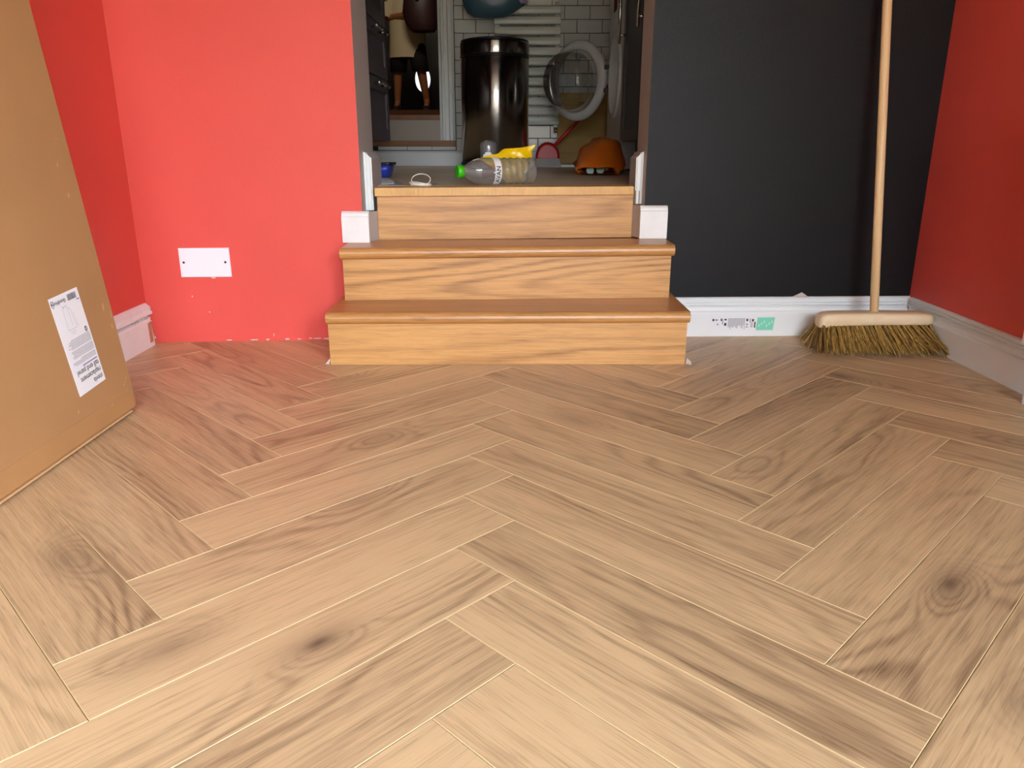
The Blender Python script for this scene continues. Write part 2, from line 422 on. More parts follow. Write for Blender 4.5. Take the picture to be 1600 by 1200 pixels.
w = struct('wall_back_right', MB().poly([(JR, yb(JR)), (XR, yb(XR)), (XR, DY), (JR, DY)], -.16, CZ + .55), [M['black'], M['reveal']])
for p in w.data.polygons:
    if p.normal.x < -.9: p.material_index = 1
struct('wall_back_top', MB().poly([(JL, yb(JL)), (JR, yb(JR)), (JR, DY), (JL, DY)], 1.98 + .30, CZ + .55), M['red'])
struct('ceiling', MB().box(XL - .12, XR + .12, REAR_Y - .12, DY, CZ, CZ + .1), M['ceil'])
mb = MB()
mb.box(XL - .12, WIN_X0, REAR_Y - .12, REAR_Y, -.16, CZ); mb.box(WIN_X1, XR + .12, REAR_Y - .12, REAR_Y, -.16, CZ)
mb.box(WIN_X0, WIN_X1, REAR_Y - .12, REAR_Y, WIN_Z1, CZ); mb.box(WIN_X0, WIN_X1, REAR_Y - .12, REAR_Y, -.16, -.012)
struct('wall_front', mb, M['greywall'])
wf = structE('window_1', ((WIN_X0 + WIN_X1) / 2, REAR_Y - .06, 0))
mb = MB(); fy0, fy1 = REAR_Y - .10, REAR_Y - .04
mb.box(WIN_X0, WIN_X0 + .06, fy0, fy1, 0, WIN_Z1); mb.box(WIN_X1 - .06, WIN_X1, fy0, fy1, 0, WIN_Z1)
mb.box(WIN_X0, WIN_X1, fy0, fy1, WIN_Z1 - .06, WIN_Z1); mb.box(WIN_X0, WIN_X1, fy0, fy1, 0, .04)
o = build('window_frame', mb, M['upvc'], wf); o['kind'] = 'stuff'
struct('ground', MB().box(-6, 6, -9, REAR_Y - .12, -.2, -.08).box(XR + .12, 7, REAR_Y - .12, 2.5, -.2, -.08), M['stone'])

mb = MB()
for k in range(60): mb.box(-6 + k * .21, -6 + k * .21 + .2, -7.03, -7.0, -.1, SKY_BLOCK)
for k in range(48): mb.box(5.0, 5.03, -7 + k * .21, -7 + k * .21 + .2, -.1, SKY_BLOCK_R)
o = struct('sky_block_fence', mb, M['sky_block'])  # unseen fence rows, added to cut the skylight entering both openings
# ---- skirting boards: ogee section, run along a line
SK = [(0, 0), (.018, 0), (.018, .072), (.0172, .0755), (.0140, .0785), (.0075, .0795), (.0058, .084), (.0064, .090), (.0088, .0945), (.0120, .0975), (.0120, .0990),
      (.0050, .0996), (.0050, .1012), (.0112, .1048), (.0112, .1078), (.0042, .1084), (.0042, .1104), (.0092, .1136), (.0092, .1182), (.0064, .1204), (.0030, .122), (0, .122)]
def skirting(name, a, b, nrm, m, prof=SK, parent=None):
    a, b, nrm = Vector((*a, 0)), Vector((*b, 0)), Vector((*nrm, 0)).normalized()
    rings = [[e + nrm * d + Vector((0, 0, z)) for d, z in prof] for e in (a, b)]
    return struct(name, MB().loft(rings), m, parent)
sb = skirting('baseboard_back', (.478, yb(.478)), (XR, yb(XR)), (.03, -1), M['white'])
skirting('baseboard_right', (XR, 2.366), (XR, GL_Y1 + .02), (-1, 0), M['white'])

# sticker on the back skirting
ORG[sb.name] = Vector((0, 0, 0))
tx = Vector((1, .030, 0)).normalized()
def on_sk(x, z, out=.0004):
    yy = 2.360 + (x - .398) * .030 - .018 - out
    return Vector((x, yy, z))
def sk_rect(mb, x0, x1, z0, z1, out=.0004, mi=0): mb.quad(on_sk(x0, z0, out), on_sk(x1, z0, out), on_sk(x1, z1, out), on_sk(x0, z1, out), mi)
mb = MB(); sk_rect(mb, .612, .824, .016, .066)
stk = build('sticker', mb, M['paper'], sb, fix=False); stk['label'] = 'white price sticker with grey print and a mint green patch'
mb = MB()
mb.quad(on_sk(.765, .019, .0008), on_sk(.819, .0195, .0008), on_sk(.823, .060, .0008), on_sk(.768, .060, .0008), 0)
for k in range(6): sk_rect(mb, .772 + k * .008, .777 + k * .008, .030 + .006 * (k % 3), .038 + .006 * (k % 3), .0011, 1)
build('green_patch', mb, [M['green'], M['greenpale']], stk, fix=False)
mb = MB()
for k in range(17):                                         # columns of sideways small print
    x = .676 + k * .0032; h = random.uniform(.022, .036)
    sk_rect(mb, x, x + .0017, .058 - h, .058, .0008, 0)
for x0, x1, z0, z1, mi in ((.626, .632, .049, .056, 1), (.635, .643, .051, .054, 1), (.641, .646, .036, .041, 0), (.652, .656, .049, .057, 1), (.657, .660, .038, .056, 0),
                           (.664, .671, .051, .056, 1), (.664, .671, .034, .043, 1), (.733, .739, .048, .056, 1), (.733, .739, .036, .041, 0), (.733, .739, .028, .032, 0),
                           (.744, .747, .044, .056, 0), (.751, .757, .047, .055, 1), (.747, .755, .028, .045, 2), (.759, .763, .027, .046, 1)):
    sk_rect(mb, x0, x1, z0, z1, .0008, mi)
build('sticker_print', mb, [M['inkgrey'], M['ink'], M['inkpale']], stk, fix=False)

# old broken skirting on the left wall
bl = structE('baseboard_left', (XL, 2.0, 0))
mb = MB(); rings = []
for y, j in ((1.0, 0), (2.215, 0), (2.243, .0015), (2.252, .004), (2.262, .009)):
    rings.append([(XL, y, 0), (XL + .026 - j, y, 0), (XL + .026 - j, y - .01 * (y > 2), .078), (XL + .022 - j, y, .083), (XL, y, .084)])
mb.loft(rings)
build('lower_board', mb, M['white_old'], bl)
prof = [(0, .086), (.012, .088), (.021, .092), (.021, .098), (.017, .102), (.017, .113), (.009, .120), (.004, .124), (0, .124)]
mb = MB().loft([[(XL + d, y, z) for d, z in prof] for y in (1.0, 2.262)])
build('top_moulding', mb, M['white_old'], bl)
mb = MB()
for k in range(26):
    y = 2.254 + random.uniform(-.006, .008); z = random.uniform(.002, .082); x = XL + random.uniform(.004, .019); r_ = random.uniform(.002, .0042)
    mb.lathe([(r_ * .3, -r_), (r_, -r_ * .2), (r_ * .6, r_)], 5, (x, y, z), smooth=False)
for k in range(22):
    y = random.uniform(2.15, 2.25); z = .083 + random.uniform(0, .004); r_ = random.uniform(.0015, .003)
    mb.lathe([(r_ * .3, -r_), (r_, 0), (r_ * .4, r_)], 5, (XL + random.uniform(.01, .022), y, z), smooth=False)
o = build('crumbling_plaster', mb, M['plaster'], bl); o['label'] = 'broken plaster and filler at the cut end'
mb = MB().box(XL + .018, XL + .0268, 2.212, 2.236, .012, .074)
build('split_wood', mb, M['rawwood'], bl, bevel=.003)

# white blocks and returns at the foot of the doorway
def block(name, x0, x1, yw, zb, zt, side, yr):
    # profiled end block on the wall face + plain return into the doorway
    tr = structE(name, ((x0 + x1) / 2, yw, zb))
    prof = [(0, zb), (.017, zb), (.017, zt - .016), (.013, zt - .013), (.013, zt - .009), (.010, zt - .004), (.003, zt), (0, zt)]
    build('front_block', MB().loft([[(x, yw - d, z) for d, z in prof] for x in (x0, x1)]), M['white_old'], tr, bevel=.0012)
    return tr
tb = block('trim_1', -.501, -.4205, 2.3085, .2985, .389, 1, 0)
build('return_board', MB().poly([(-.441, 2.3090), (-.4208, 2.3085), (-.4040, 2.3545), (-.441, 2.3555)], .2995, .3855), M['reveal'], tb)
tb2 = block('trim_2', .384, .4665, 2.3590, .3045, .4015, -1, 0)
build('return_board', MB().poly([(.384, 2.3590), (.398, 2.3590), (.398, 2.4070), (.3705, 2.4070)], .3050, .3985), M['reveal'], tb2)
def jamb_board(name, xa, xb, y0, z0, z1, slope):
    # skirting inside the doorway; its returned end shows the moulded face
    tr = structE(name, ((xa + xb) / 2, y0, z0)); s = 1 if xb > xa else -1; w_ = abs(xb - xa)
    build('board', MB().loft([[(xa, y, z0), (xb, y, z0), (xb, y, z1 - .022), (xb - s * .004, y, z1 - .016), (xb - s * .009, y, z1 - .012), (xb - s * .012, y, z1 - .004), (xa, y, z1)] for y in (y0 + .004, DY)]), M['reveal'], tr)
    fr = [(0, 0), (0, -.004), (.30, -.004), (.34, -.001), (.42, -.001), (.46, -.005), (.80, -.005), (.86, -.002), (1, -.001), (1, 0)]
    rings = []
    for z, ztop in ((z0, 0), (z1, 1)):
        rings.append([(xa + s * w_ * u, y0 + .004 + d, z - (.018 * u if ztop else 0)) for u, d in fr])
    build('moulded_end', MB().loft(rings), M['white'], tr)
    return tr
jamb_board('trim_3', JL, -.418, 2.372, .386, .556, 1)
jamb_board('trim_4', JR, .3765, 2.418, .402, .556, 1)

# ------------------------------------------------------------------ stairs
st = thing('staircase', 'three oak clad steps rising to the kitchen doorway', 'stairs', (0, 2.2, 0))
def two_end(mb, xl, xr, pl, pr, mi=0, smooth=False): return mb.loft([[(xl, y, z) for y, z in pl], [(xr, y, z) for y, z in pr]], mi, smooth)
def riser(xl, xr, yl, yr, zb, zl, zr, zbr=None):
    zbr = zb if zbr is None else zbr
    return two_end(MB(), xl, xr, [(yl, zb), (yl, zl), (yl + .018, zl), (yl + .018, zb)], [(yr, zbr), (yr, zr), (yr + .018, zr), (yr + .018, zbr)])
def tread(xl, xr, yl, yr, bl_, br_, zl, zr, nose=True, th=.032):
    def prof(y, b, z):
        if not nose: return [(y, z - th), (y, z - .001), (y + .001, z), (b, z), (b, z - th)]
        r_ = th / 2; pts = [(y + .0175 + .002, z - th)]
        for k in range(9):
            a = -math.pi / 2 - k * math.pi / 8
            pts.append((y + r_ + r_ * math.cos(a), z - r_ + r_ * math.sin(a)))
        return pts + [(b, z), (b, z - th + .001)]
    return two_end(MB(), xl, xr, prof(yl, bl_, zl), prof(yr, br_, zr))
build('riser', riser(-.4965, .4735, 2.0225, 2.0260, .0005, .115, .118), M['stair'], st)
build('side_panel', MB().box(-.4960, -.482, 2.041, 2.296, .0005, .115), M['stair'], st)
build('side_panel', MB().box(.4590, .4730, 2.044, 2.338, .0005, .118), M['stair'], st)
build('tread', tread(-.4995, .4775, 2.005, 2.008, 2.300, 2.336, .147, .150), M['tread'], st, bevel=.0015)
build('riser', riser(-.4795, .4560, 2.178, 2.206, .1475, .268, .274, .1505), M['stair'], st)
build('side_panel', MB().box(-.479, -.465, 2.197, 2.298, .148, .268), M['stair'], st)
build('side_panel', MB().box(.4415, .4555, 2.226, 2.338, .151, .273), M['stair'], st)
build('tread', tread(-.4845, .4630, 2.158, 2.188, 2.3065, 2.353, .2985, .3045), M['tread'], st, bevel=.0015)
build('tread', MB().poly([(-.418, 2.302), (.383, 2.350), (.383, 2.425), (-.418, 2.372)], .280, .2990), M['tread'], st)
build('riser', riser(-.4035, .3700, 2.3560, 2.4080, .2995, .4285, .4305, .3015), M['stair'], st)
build('tread', tread(-.4080, .3690, 2.3420, 2.3940, 2.44, 2.47, .4535, .4555, nose=False, th=.0245), M['nose'], st, bevel=.001)
build('stair_core', MB().poly([(-.478, 2.05), (.455, 2.05), (.455, 2.28), (-.478, 2.28)], .001, .112).poly([(-.46, 2.22), (.438, 2.24), (.438, 2.30), (-.46, 2.30)], .112, .262).poly([(-.40, 2.385), (.365, 2.44), (.365, 2.52), (-.40, 2.52)], .0, .427), M['slab'], st)

# flakes of filler at the foot of the stairs, chip of plaster on the skirting
def flake(name, pts, th, label, cat, m):
    mb = MB().loft([[Vector(p) for p in pts], [Vector(p) + Vector((0, -th * .6, th)) for p in pts]])
    return tag(build(name, mb, m, bevel=.0008), label, cat)
flake('filler_flake', [(-.5105, 2.024, .0005), (-.499, 2.020, .0005), (-.4975, 2.028, .014), (-.502, 2.030, .011)], .003, 'pale curl of filler at the left foot of the stairs', 'debris', M['plaster'])
flake('filler_flake', [(.4765, 2.030, .0005), (.490, 2.018, .0005), (.4885, 2.024, .008), (.479, 2.033, .015)], .003, 'pale curl of filler at the right foot of the stairs', 'debris', M['plaster'])
flake('plaster_chip', [(.876, 2.3665, .1222), (.921, 2.3665, .1222), (.911, 2.3675, .129), (.902, 2.368, .1345), (.890, 2.3675, .128)], .003, 'small plaster chip lying on top of the back skirting under the black wall', 'debris', M['plaster'])

# chips in the red paint
def chipmesh(cx, cz, w_, h, n=7):
    yy = yb(cx) - .0004; pts = []
    for i in range(n):
        a = 2 * math.pi * i / n; k = random.uniform(.6, 1.1); x = cx + w_ * k * math.cos(a)
        pts.append((x, yb(x) - .0005, cz + h * k * math.sin(a)))
    return pts
mb = MB()
for cx, cz, w_, h in ((-.528, .066, .005, .007), (-.540, .054, .005, .004), (-.560, .056, .012, .0015), (-.915, .092, .003, .002), (-.960, .140, .0025, .003), (-.73, .018, .0015, .006),
                      (-.865, .004, .012, .0025), (-.79, .004, .014, .002), (-.75, .0045, .008, .003), (-.69, .005, .009, .003), (-.655, .0045, .006, .002), (-.60, .006, .014, .002), (-.57, .005, .012, .0025), (-.62, .0065, .006, .002)):
    p = chipmesh(cx, cz, w_, h); mb.add(p, [tuple(range(len(p)))])
wbl = bpy.data.objects['wall_back_left']; ORG[wbl.name] = Vector((0, 0, 0))
o = build('paint_chip', mb, M['plaster'], wbl, fix=False); o['kind'] = 'stuff'

# blank socket plate
bp_ = thing('blanking_plate', 'white double blanking plate screwed to the coral wall', 'socket plate', (-.910, yb(-.91), .242))
sl = .0575
def onw(x, z, d): return Vector((x, yb(x) - d, z))
mb = MB(); rg = []
for d, k in ((0.0002, .9985), (.004, 1), (.0065, .985)):
    rg.append([onw(-.910 + sx_ * .0735 * k, .242 + sz * .0432 * k, d) for sx_, sz in ((-1, -1), (1, -1), (1, 1), (-1, 1))])
mb.loft(rg); build('plate', mb, M['plastic_w'], bp_, bevel=.0012)
for sx_ in (-1, 1):
    mb = MB().lathe([(.0034, 0), (.0034, .0008), (.0026, .0014)], 14, onw(-.910 + sx_ * .0603, .243, .0078), 'y'); build('screw', mb, M['screw'], bp_)
mb = MB(); p = chipmesh(-.893, .1965, .008, .0035); mb.add(p, [tuple(range(len(p)))])
o = build('paint_chip', mb, M['plaster'], wbl, fix=False)

# ------------------------------------------------------------------ cardboard box leaning on the left wall
LEAN = math.atan(.091 / .845)
bx = thing('cardboard_box', 'tall flat brown cardboard box leaning against the left wall', 'box', (-.850, 1.651, .0105), rot=(0, -LEAN, 0))
# local: x = out of the face, y = world y (0 at the far edge), z = up the face
BT, BWD, BH = .055, .66, 1.80
mb = MB(); n = 10; rg = []
def rrect(y0, y1, z0, z1, r_, x):
    pts = []
    for cy, cz, a0 in ((y1 - r_, z0 + r_, -90), (y1 - r_, z1 - r_, 0), (y0 + r_, z1 - r_, 90), (y0 + r_, z0 + r_, 180)):
        for k in range(5):
            a = R(a0 + k * 22.5); pts.append((x, cy + r_ * math.cos(a), cz + r_ * math.sin(a)))
    return pts
for x, ins in ((-BT, .004), (-BT + .004, 0), (-.004, 0), (0, .004)):
    rg.append(rrect(-BWD + ins, -ins, ins, BH - ins, .008, x))
mb.loft(rg); build('carton', mb, M['card'], bx, local=True)
mb = MB(); mb.loft([[(x, y, z) for x, z in ((.0003, .004), (.0003, .044), (.0006, .044), (.0006, .003), (-.002, -.0004), (-BT * .8, -.0006), (-BT * .8, 0), (-.002, .0004))] for y in (-BWD + .02, -.012)])
build('bottom_tape', mb, M['tape'], bx, local=True)
mb = MB(); mb.box(-.02, .0012, -BWD + .03, -.03, -.0042, -.0008); build('base_flap', mb, M['cardedge'], bx, local=True)
mb = MB()
for (y, z, a, l, w_) in ((-.035, .060, .3, .010, .0016), (-.027, .066, .9, .008, .0016), (-.020, .071, .5, .008, .002), (-.028, .045, 1.5, .018, .0012), (-.012, .035, 1.4, .012, .0016), (-.10, .035, .3, .012, .003), (-.22, .062, 1.2, .008, .003),
                         (-.035, .235, 1.4, .02, .004), (-.012, .215, 1.2, .02, .003), (-.02, .19, 1.5, .012, .003), (-.06, .53, 1.3, .01, .003), (-.05, .47, 1.2, .012, .004), (-.04, .58, 1.4, .006, .002)):
    ca, sa = math.cos(a), math.sin(a)
    P = [(.0006, y + u * ca * l - v * sa * w_, z + u * sa * l + v * ca * w_) for u, v in ((-.5, 0), (-.2, -.5), (.3, -.4), (.5, .1), (.1, .5), (-.3, .4))]
    mb.add(P, [tuple(range(6))])
o = build('scuffs', mb, M['cardedge'], bx, local=True, fix=False); o['kind'] = 'stuff'
# label, printed upside down: reading frame rx to the left, ry upwards
LW_, LH_ = .1035, .200
lab = bpy.data.objects.new('box_label', None)
mb = MB().box(0, .0004, -LW_ / 2, LW_ / 2, -LH_ / 2, LH_ / 2)
lab = build('box_label', mb, M['paper'], bx, local=True); lab.location = (.0004, -.1565, .1895); lab.rotation_euler = (R(3.6), 0, 0)
lab['label'] = 'white printed product label stuck on upside down'
def L(rx, ry, out=.0007): return Vector((out, LW_ / 2 - rx * .001, -LH_ / 2 + ry * .001))
def lrect(mb, x0, x1, y0, y1, mi=0, out=.0007): mb.quad(L(x0, y0, out), L(x0, y1, out), L(x1, y1, out), L(x1, y0, out), mi)
def lm(rx, ry):                                    # text x -> rx, text y -> -ry
    o = L(rx, ry)
    return Matrix(((0, 0, 1, o.x), (-1, 0, 0, o.y), (0, -1, 0, o.z), (0, 0, 0, 1)))
text_part('printed_text', 'stevia', .0155, M['ink'], lab, lm(6, 17), bold=.0002)
text_part('printed_text', 'replacement', .0155, M['ink'], lab, lm(6, 32), bold=.0002)
text_part('printed_text', 'tall end panel', .0155, M['ink'], lab, lm(6, 47), bold=.0002)
text_part('brand_text', 'GoodHome', .0105, M['ink'], lab, lm(50, 190), bold=.0002)
mb = MB()                                          # house-shaped outline mark after the brand word
ho = [(92.5, 193), (92.5, 184), (96, 180), (99.5, 184), (99.5, 193)]
for a, b in zip(ho, ho[1:] + ho[:1]):
    va, vb = Vector(a), Vector(b); d = (vb - va).normalized(); nn = Vector((-d.y, d.x)) * .6
    mb.quad(L(*(va + nn)), L(*(vb + nn)), L(*(vb - nn)), L(*(va - nn)))
build('brand_mark', mb, M['ink'], lab, local=True, fix=False)
mb = MB(); lrect(mb, 6, 62, 51.5, 53.6, 0)
y = 59
for blk in (4, 6, 7):
    for k in range(blk):
        x = 5.0
        end = random.uniform(80, 92) if k < blk - 1 else random.uniform(40, 88)
        while x < end:
            w_ = random.uniform(2.5, 7); lrect(mb, x, min(x + w_, end), y, y + 1.3, 1); x += w_ + 1.0
        y += 2.7
    y += 2.6
build('small_print', mb, [M['inkblue'], M['inkgrey']], lab, local=True, fix=False)
mb = MB(); x = 12
while x < 42:
    w_ = random.choice((.5, .8, 1.3)); lrect(mb, x, x + w_, 182, 194); x += w_ + random.choice((.4, .6, .9))
lrect(mb, 4, 14, 177.5, 179)
build('barcode', mb, M['ink'], lab, local=True, fix=False)
mb = MB()                                          # outline drawing of the panel
dr = [((42, 128), (70, 128)), ((42, 128), (44, 166)), ((70, 128), (70, 172)), ((44, 166), (52, 170)), ((52, 134), (54, 176)), ((70, 172), (60, 176)), ((54, 176), (70, 172)), ((36, 130), (38, 158)), ((46, 123), (66, 123)), ((50, 119), (62, 119)), ((34, 134), (34, 126)), ((66, 176), (72, 178)), ((56, 186), (50, 186))]
for a, b in dr:
    va, vb = Vector(a), Vector(b); d = (vb - va).normalized(); nn = Vector((-d.y, d.x)) * .28
    mb.quad(L(*(va + nn)), L(*(vb + nn)), L(*(vb - nn)), L(*(va - nn)))
build('panel_drawing', mb, M['inkgrey'], lab, local=True, fix=False)
mb = MB(); c = (13, 116)
ring = [[L(c[0] + r_ * math.cos(2 * math.pi * i / 20), c[1] + r_ * 1.15 * math.sin(2 * math.pi * i / 20)) for i in range(20)] for r_ in (5, 3.4)]
mb.loft(ring, cap=False); lrect(mb, 11, 15, 113.5, 116); lrect(mb, 12, 15.5, 117, 119.5)
build('round_symbol', mb, M['ink'], lab, local=True, fix=False)

# ------------------------------------------------------------------ broom
br = thing('broom', 'wooden broom with stiff brown bristles standing against the black wall', 'broom', (1.067, 2.215, 0))
def sec(x, hy, z0, z1, cy=2.217, n=16):
    pts = []
    for i in range(n):
        a = 2 * math.pi * i / n; c, s_ = math.cos(a), math.sin(a); e = .45
        pts.append((x, cy + hy * math.copysign(abs(c) ** e, c), (z0 + z1) / 2 + (z1 - z0) / 2 * math.copysign(abs(s_) ** e, s_)))
    return pts
mb = MB(); rg = []
for x, hy, z0, z1 in ((.900, .012, .068, .088), (.902, .020, .062, .094), (.907, .026, .060, .100), (.918, .030, .0605, .1045), (.94, .031, .066, .1065), (1.07, .032, .070, .108), (1.19, .031, .070, .1065), (1.217, .030, .070, .1055), (1.227, .026, .072, .103), (1.232, .020, .074, .099), (1.2335, .012, .078, .094)):
    rg.append(sec(x, hy, z0, z1))
mb.loft(rg, smooth=True); build('head', mb, M['broomwood'], br)
hb, ht = Vector((1.067, 2.222, .100)), Vector((.998, 2.345, 1.38))
mb = MB().tube([hb, hb.lerp(ht, .3), hb.lerp(ht, .7), ht - (ht - hb).normalized() * .01, ht], [.0125, .0123, .0125, .0125, .007], 16)
build('handle', mb, M['handlewood'], br)
mb = MB()
rows = 5; cols = 24
for r_ in range(rows):
    for c in range(cols):
        u = c / (cols - 1); v = r_ / (rows - 1)
        bx_, by_ = .914 + u * .306, 2.196 + v * .044
        for k in range(16):
            x0, y0 = bx_ + random.gauss(0, .0022), by_ + random.gauss(0, .0022)
            fl_ = (u - .5) * 2
            x1 = min(1.229, x0 + (fl_ * abs(fl_) ** .5) * ((.032 if fl_ < 0 else .046) + random.gauss(0, .003)) + .004 + random.gauss(0, .006))
            y1 = y0 + (v - .74) * .135 + random.gauss(0, .006)
            z1 = max(.0008, random.gauss(.009, .006) + (.006 if r_ == 0 else 0) - .004 * v)
            mid = Vector((x0 * .45 + x1 * .55 + random.gauss(0, .002), y0 * .48 + y1 * .52, .042))
            rr = random.uniform(.0007, .0011)
            mb.tube([(x0, y0, .074), mid, (x1, y1, z1)], [rr, rr, rr * .8], 3, mi=0 if random.random() < .55 else 1, smooth=False)
o = build('bristles', mb, [M['bristle'], M['bristle2']], br, fix=False); o['kind'] = 'stuff'

# ------------------------------------------------------------------ radiator end at the right edge
ra = thing('radiator', 'white panel radiator on the right wall, only its end in view', 'radiator', (1.20, 1.30, 0))
mb = MB().box(1.1605, 1.215, .72, 1.702, .140, .70); build('panel', mb, M['white'], ra, bevel=.007, seg=3)
for k in range(3): build('bracket', MB().box(1.215, 1.2495, .85 + k * .33, .88 + k * .33, .25, .62), M['white'], ra)
build('pipe', MB().tube([(1.190, 1.690, .0005), (1.190, 1.690, .16)], .0055, 10), M['white'], ra)
build('pipe', MB().tube([(1.190, .735, .0005), (1.190, .735, .16)], .0055, 10), M['white'], ra)

# ------------------------------------------------------------------ kitchen shell
ZK = .453; KY = 4.80; KL, KR = -1.20, 1.10; KC = ZK + 2.35
kf = structE('floor')
kf.name = 'floor_kitchen'
ORG['floor_kitchen'] = Vector((0, 0, 0))
struct('slab', MB().box(KL, KR, 2.42, KY + .1, ZK - .17, ZK - .012), M['slab'], kf)
yy = 2.472; k = 0
while yy < KY:                                      # boards laid across the room
    x = KL - (k * .43) % 1.2
    while x < KR:
        a, b = max(x, KL), min(x + 1.2, KR); y1 = min(yy + .18, KY)
        if yy < DY: a, b = max(a, JL), min(b, JR)
        if b - a > .03 and y1 - yy > .01:
            o = build('board', MB().box(-(b - a) / 2, (b - a) / 2, -(y1 - yy) / 2 + .0004, (y1 - yy) / 2 - .0004, -.012, 0), M['kfloor'], kf, local=True)
            o.location = ((a + b) / 2, (yy + y1) / 2, ZK)
        x += 1.2
    yy += .18; k += 1
struct('wall_kitchen_left', MB().box(KL - .1, KL, DY, KY + .1, ZK - .2, KC), M['kwall'])
struct('wall_kitchen_right', MB().box(KR, KR + .1, DY, KY + .1, ZK - .2, KC), M['kwall'])
struct('wall_kitchen_front_left', MB().box(KL - .1, XL - .12, DY - .1, DY, ZK - .2, KC), M['kwall'])
struct('ceiling_kitchen', MB().box(KL - .1, KR + .1, DY, KY + .1, KC, KC + .1), M['kwall'])
# back wall of the kitchen with a doorway (x -.98..-.42) to the hall
DX0, DX1 = -1.0, -.425
wk = structE('wall_kitchen_back', (0, KY, ZK))
mb = MB(); mb.box(DX1, KR + .1, KY, KY + .14, ZK - .2, 3.6); mb.box(KL - .1, DX0, KY, KY + .14, ZK - .2, 3.6); mb.box(DX0, DX1, KY, KY + .14, 2.72, 3.6); mb.box(DX0, DX1, KY + .002, KY + .14, ZK - .2, .715)
build('masonry', mb, M['grout'], wk)
# metro tiles
tw, th_ = .1445, .0717
def tile_me(w_):
    mb = MB(); h = th_ - .003; w2 = w_ - .003
    mb.loft([[(-w2 / 2 + i, -d, -h / 2 + i), (w2 / 2 - i, -d, -h / 2 + i), (w2 / 2 - i, -d, h / 2 - i), (-w2 / 2 + i, -d, h / 2 - i)] for d, i in ((0.0005, 0), (.006, 0), (.0075, .0015))])
    return mb
meshes = {}
tx0 = -.332
row = 0; z = .5425 - .0
zrow0 = 1.2555 - 10 * th_
for row in range(0, 17):
    zc = zrow0 + row * th_ + th_ / 2
    if zc - th_ / 2 < .536: continue
    off_ = -.1345 if row % 2 == 0 else -.2065
    x = off_ - 8 * tw
    while x < KR:
        a, b = max(x, DX1 + .093), min(x + tw, KR); x += tw
        if zc < .5665 and False: continue
        if b - a < .012: continue
        key = round(b - a, 4)
        if key in meshes:
            o = bpy.data.objects.new('tile', meshes[key]); COL.objects.link(o); o.parent = wk
        else:
            o = build('tile', tile_me(b - a), M['tile'], wk, local=True); meshes[key] = o.data
        o.location = ((a + b) / 2, 0, zc - ZK)
# row of cut tiles under the hall step, sill, beige riser
for a, b in ((-.80, -.625), (-.625, -.478), (-.478, -.334)):
    o = build('tile', MB().box(a + .0015, b - .0015, KY - .007, KY - .0005, .5435, .5635), M['tile'], wk)
struct('trim_5', MB().box(-1.0, -.333, KY - .024, KY + .002, .566, .596), M['wood_sill'])
bpy.data.objects['trim_5']
build('hall_riser', MB().box(DX0, DX1, KY - .004, KY + .0015, .597, .714), M['riser_paint'], wk)
struct('trim_6', MB().box(DX0, DX1, KY - .02, KY + .16, .7155, .741), M['wood_sill'])
ar_prof = [(0, 0), (0, -.010), (.012, -.012), (.018, -.020), (.030, -.020), (.034, -.014), (.052, -.014), (.058, -.022), (.076, -.022), (.080, -.016), (.088, -.014), (.090, 0)]
struct('trim_7', MB().loft([[(DX1 + .001 + x_, KY - .0005 + d, z_) for x_, d in ar_prof] for z_ in (.598, 2.72)]), M['white'])
struct('baseboard_kitchen', MB().loft([[(x_, KY - d, ZK + z_) for d, z_ in ((0, .0005), (.016, .0005), (.016, .075), (.010, .083), (.006, .0865), (0, .0865))] for x_ in (KL, KR)]), M['white'])
struct('trim_8', MB().box(-.05, .62, KY - .27, KY - .255, ZK + .0005, ZK + .012), M['white'])

# ------------------------------------------------------------------ hall beyond
HX0, HX1, HZ = -2.6, -.20, .74
struct('floor_hall', MB().box(HX0, HX1, KY + .161, 9.0, .55, HZ).box(HX0, HX1, 9.0, 11.5, .55, .94), M['hallfloor'])
struct('wall_hall_right', MB().box(HX1, HX1 + .1, KY + .141, 11.6, .5, 3.6), M['hall'])
struct('wall_hall_left', MB().box(HX0 - .1, HX0, KY + .141, 11.6, .5, 3.6), M['hall'])
struct('wall_hall_front', MB().box(HX0 - .1, KL - .101, KY, KY + .14, .3, 3.6), M['hall'])
struct('wall_hall_end', MB().box(HX0, HX1, 11.5, 11.6, .5, 3.6), M['hall'])
struct('ceiling_hall', MB().box(HX0 - .1, HX1 + .1, KY + .141, 11.6, 3.5, 3.6), M['hall'])
d1 = structE('door_1', (-1.35, 11.47, .94))
build('door_leaf', MB().box(-1.80, -.92, 11.452, 11.492, .941, 2.95), M['darkcab'], d1)
mb = MB(); el = [(-1.24 + .105 * math.cos(2 * math.pi * i / 28), 11.4505, 1.44 + .165 * math.sin(2 * math.pi * i / 28)) for i in range(28)]
mb.loft([[Vector(p) + Vector((0, d, 0)) for p in el] for d in (0, -.008)])
build('oval_pane', mb, M['daylit'], d1)
build('side_light', MB().box(-1.008, -.965, 11.444, 11.451, .97, 1.22), M['daylit'], d1)
build('side_light', MB().box(-1.615, -1.575, 11.444, 11.451, 1.18, 1.50), M['daylit'], d1)
mb = MB().box(-1.23, -1.20, 11.438, 11.4505, 1.40, 1.49); build('glazing_mark', mb, M['inkgrey'], d1)
# added area lamp under the hall ceiling, no window there, brightens the person
hl_d = bpy.data.lights.new('hall_fill_lamp', 'AREA'); hl_d.shape = 'RECTANGLE'; hl_d.size = .9; hl_d.size_y = 1.0; hl_d.energy = 42; hl_d.color = (1, .86, .66)
hl = bpy.data.objects.new('hall_fill_lamp', hl_d); COL.objects.link(hl); hl.location = (-.9, 6.6, 3.45); hl.rotation_euler = (R(25), 0, 0)

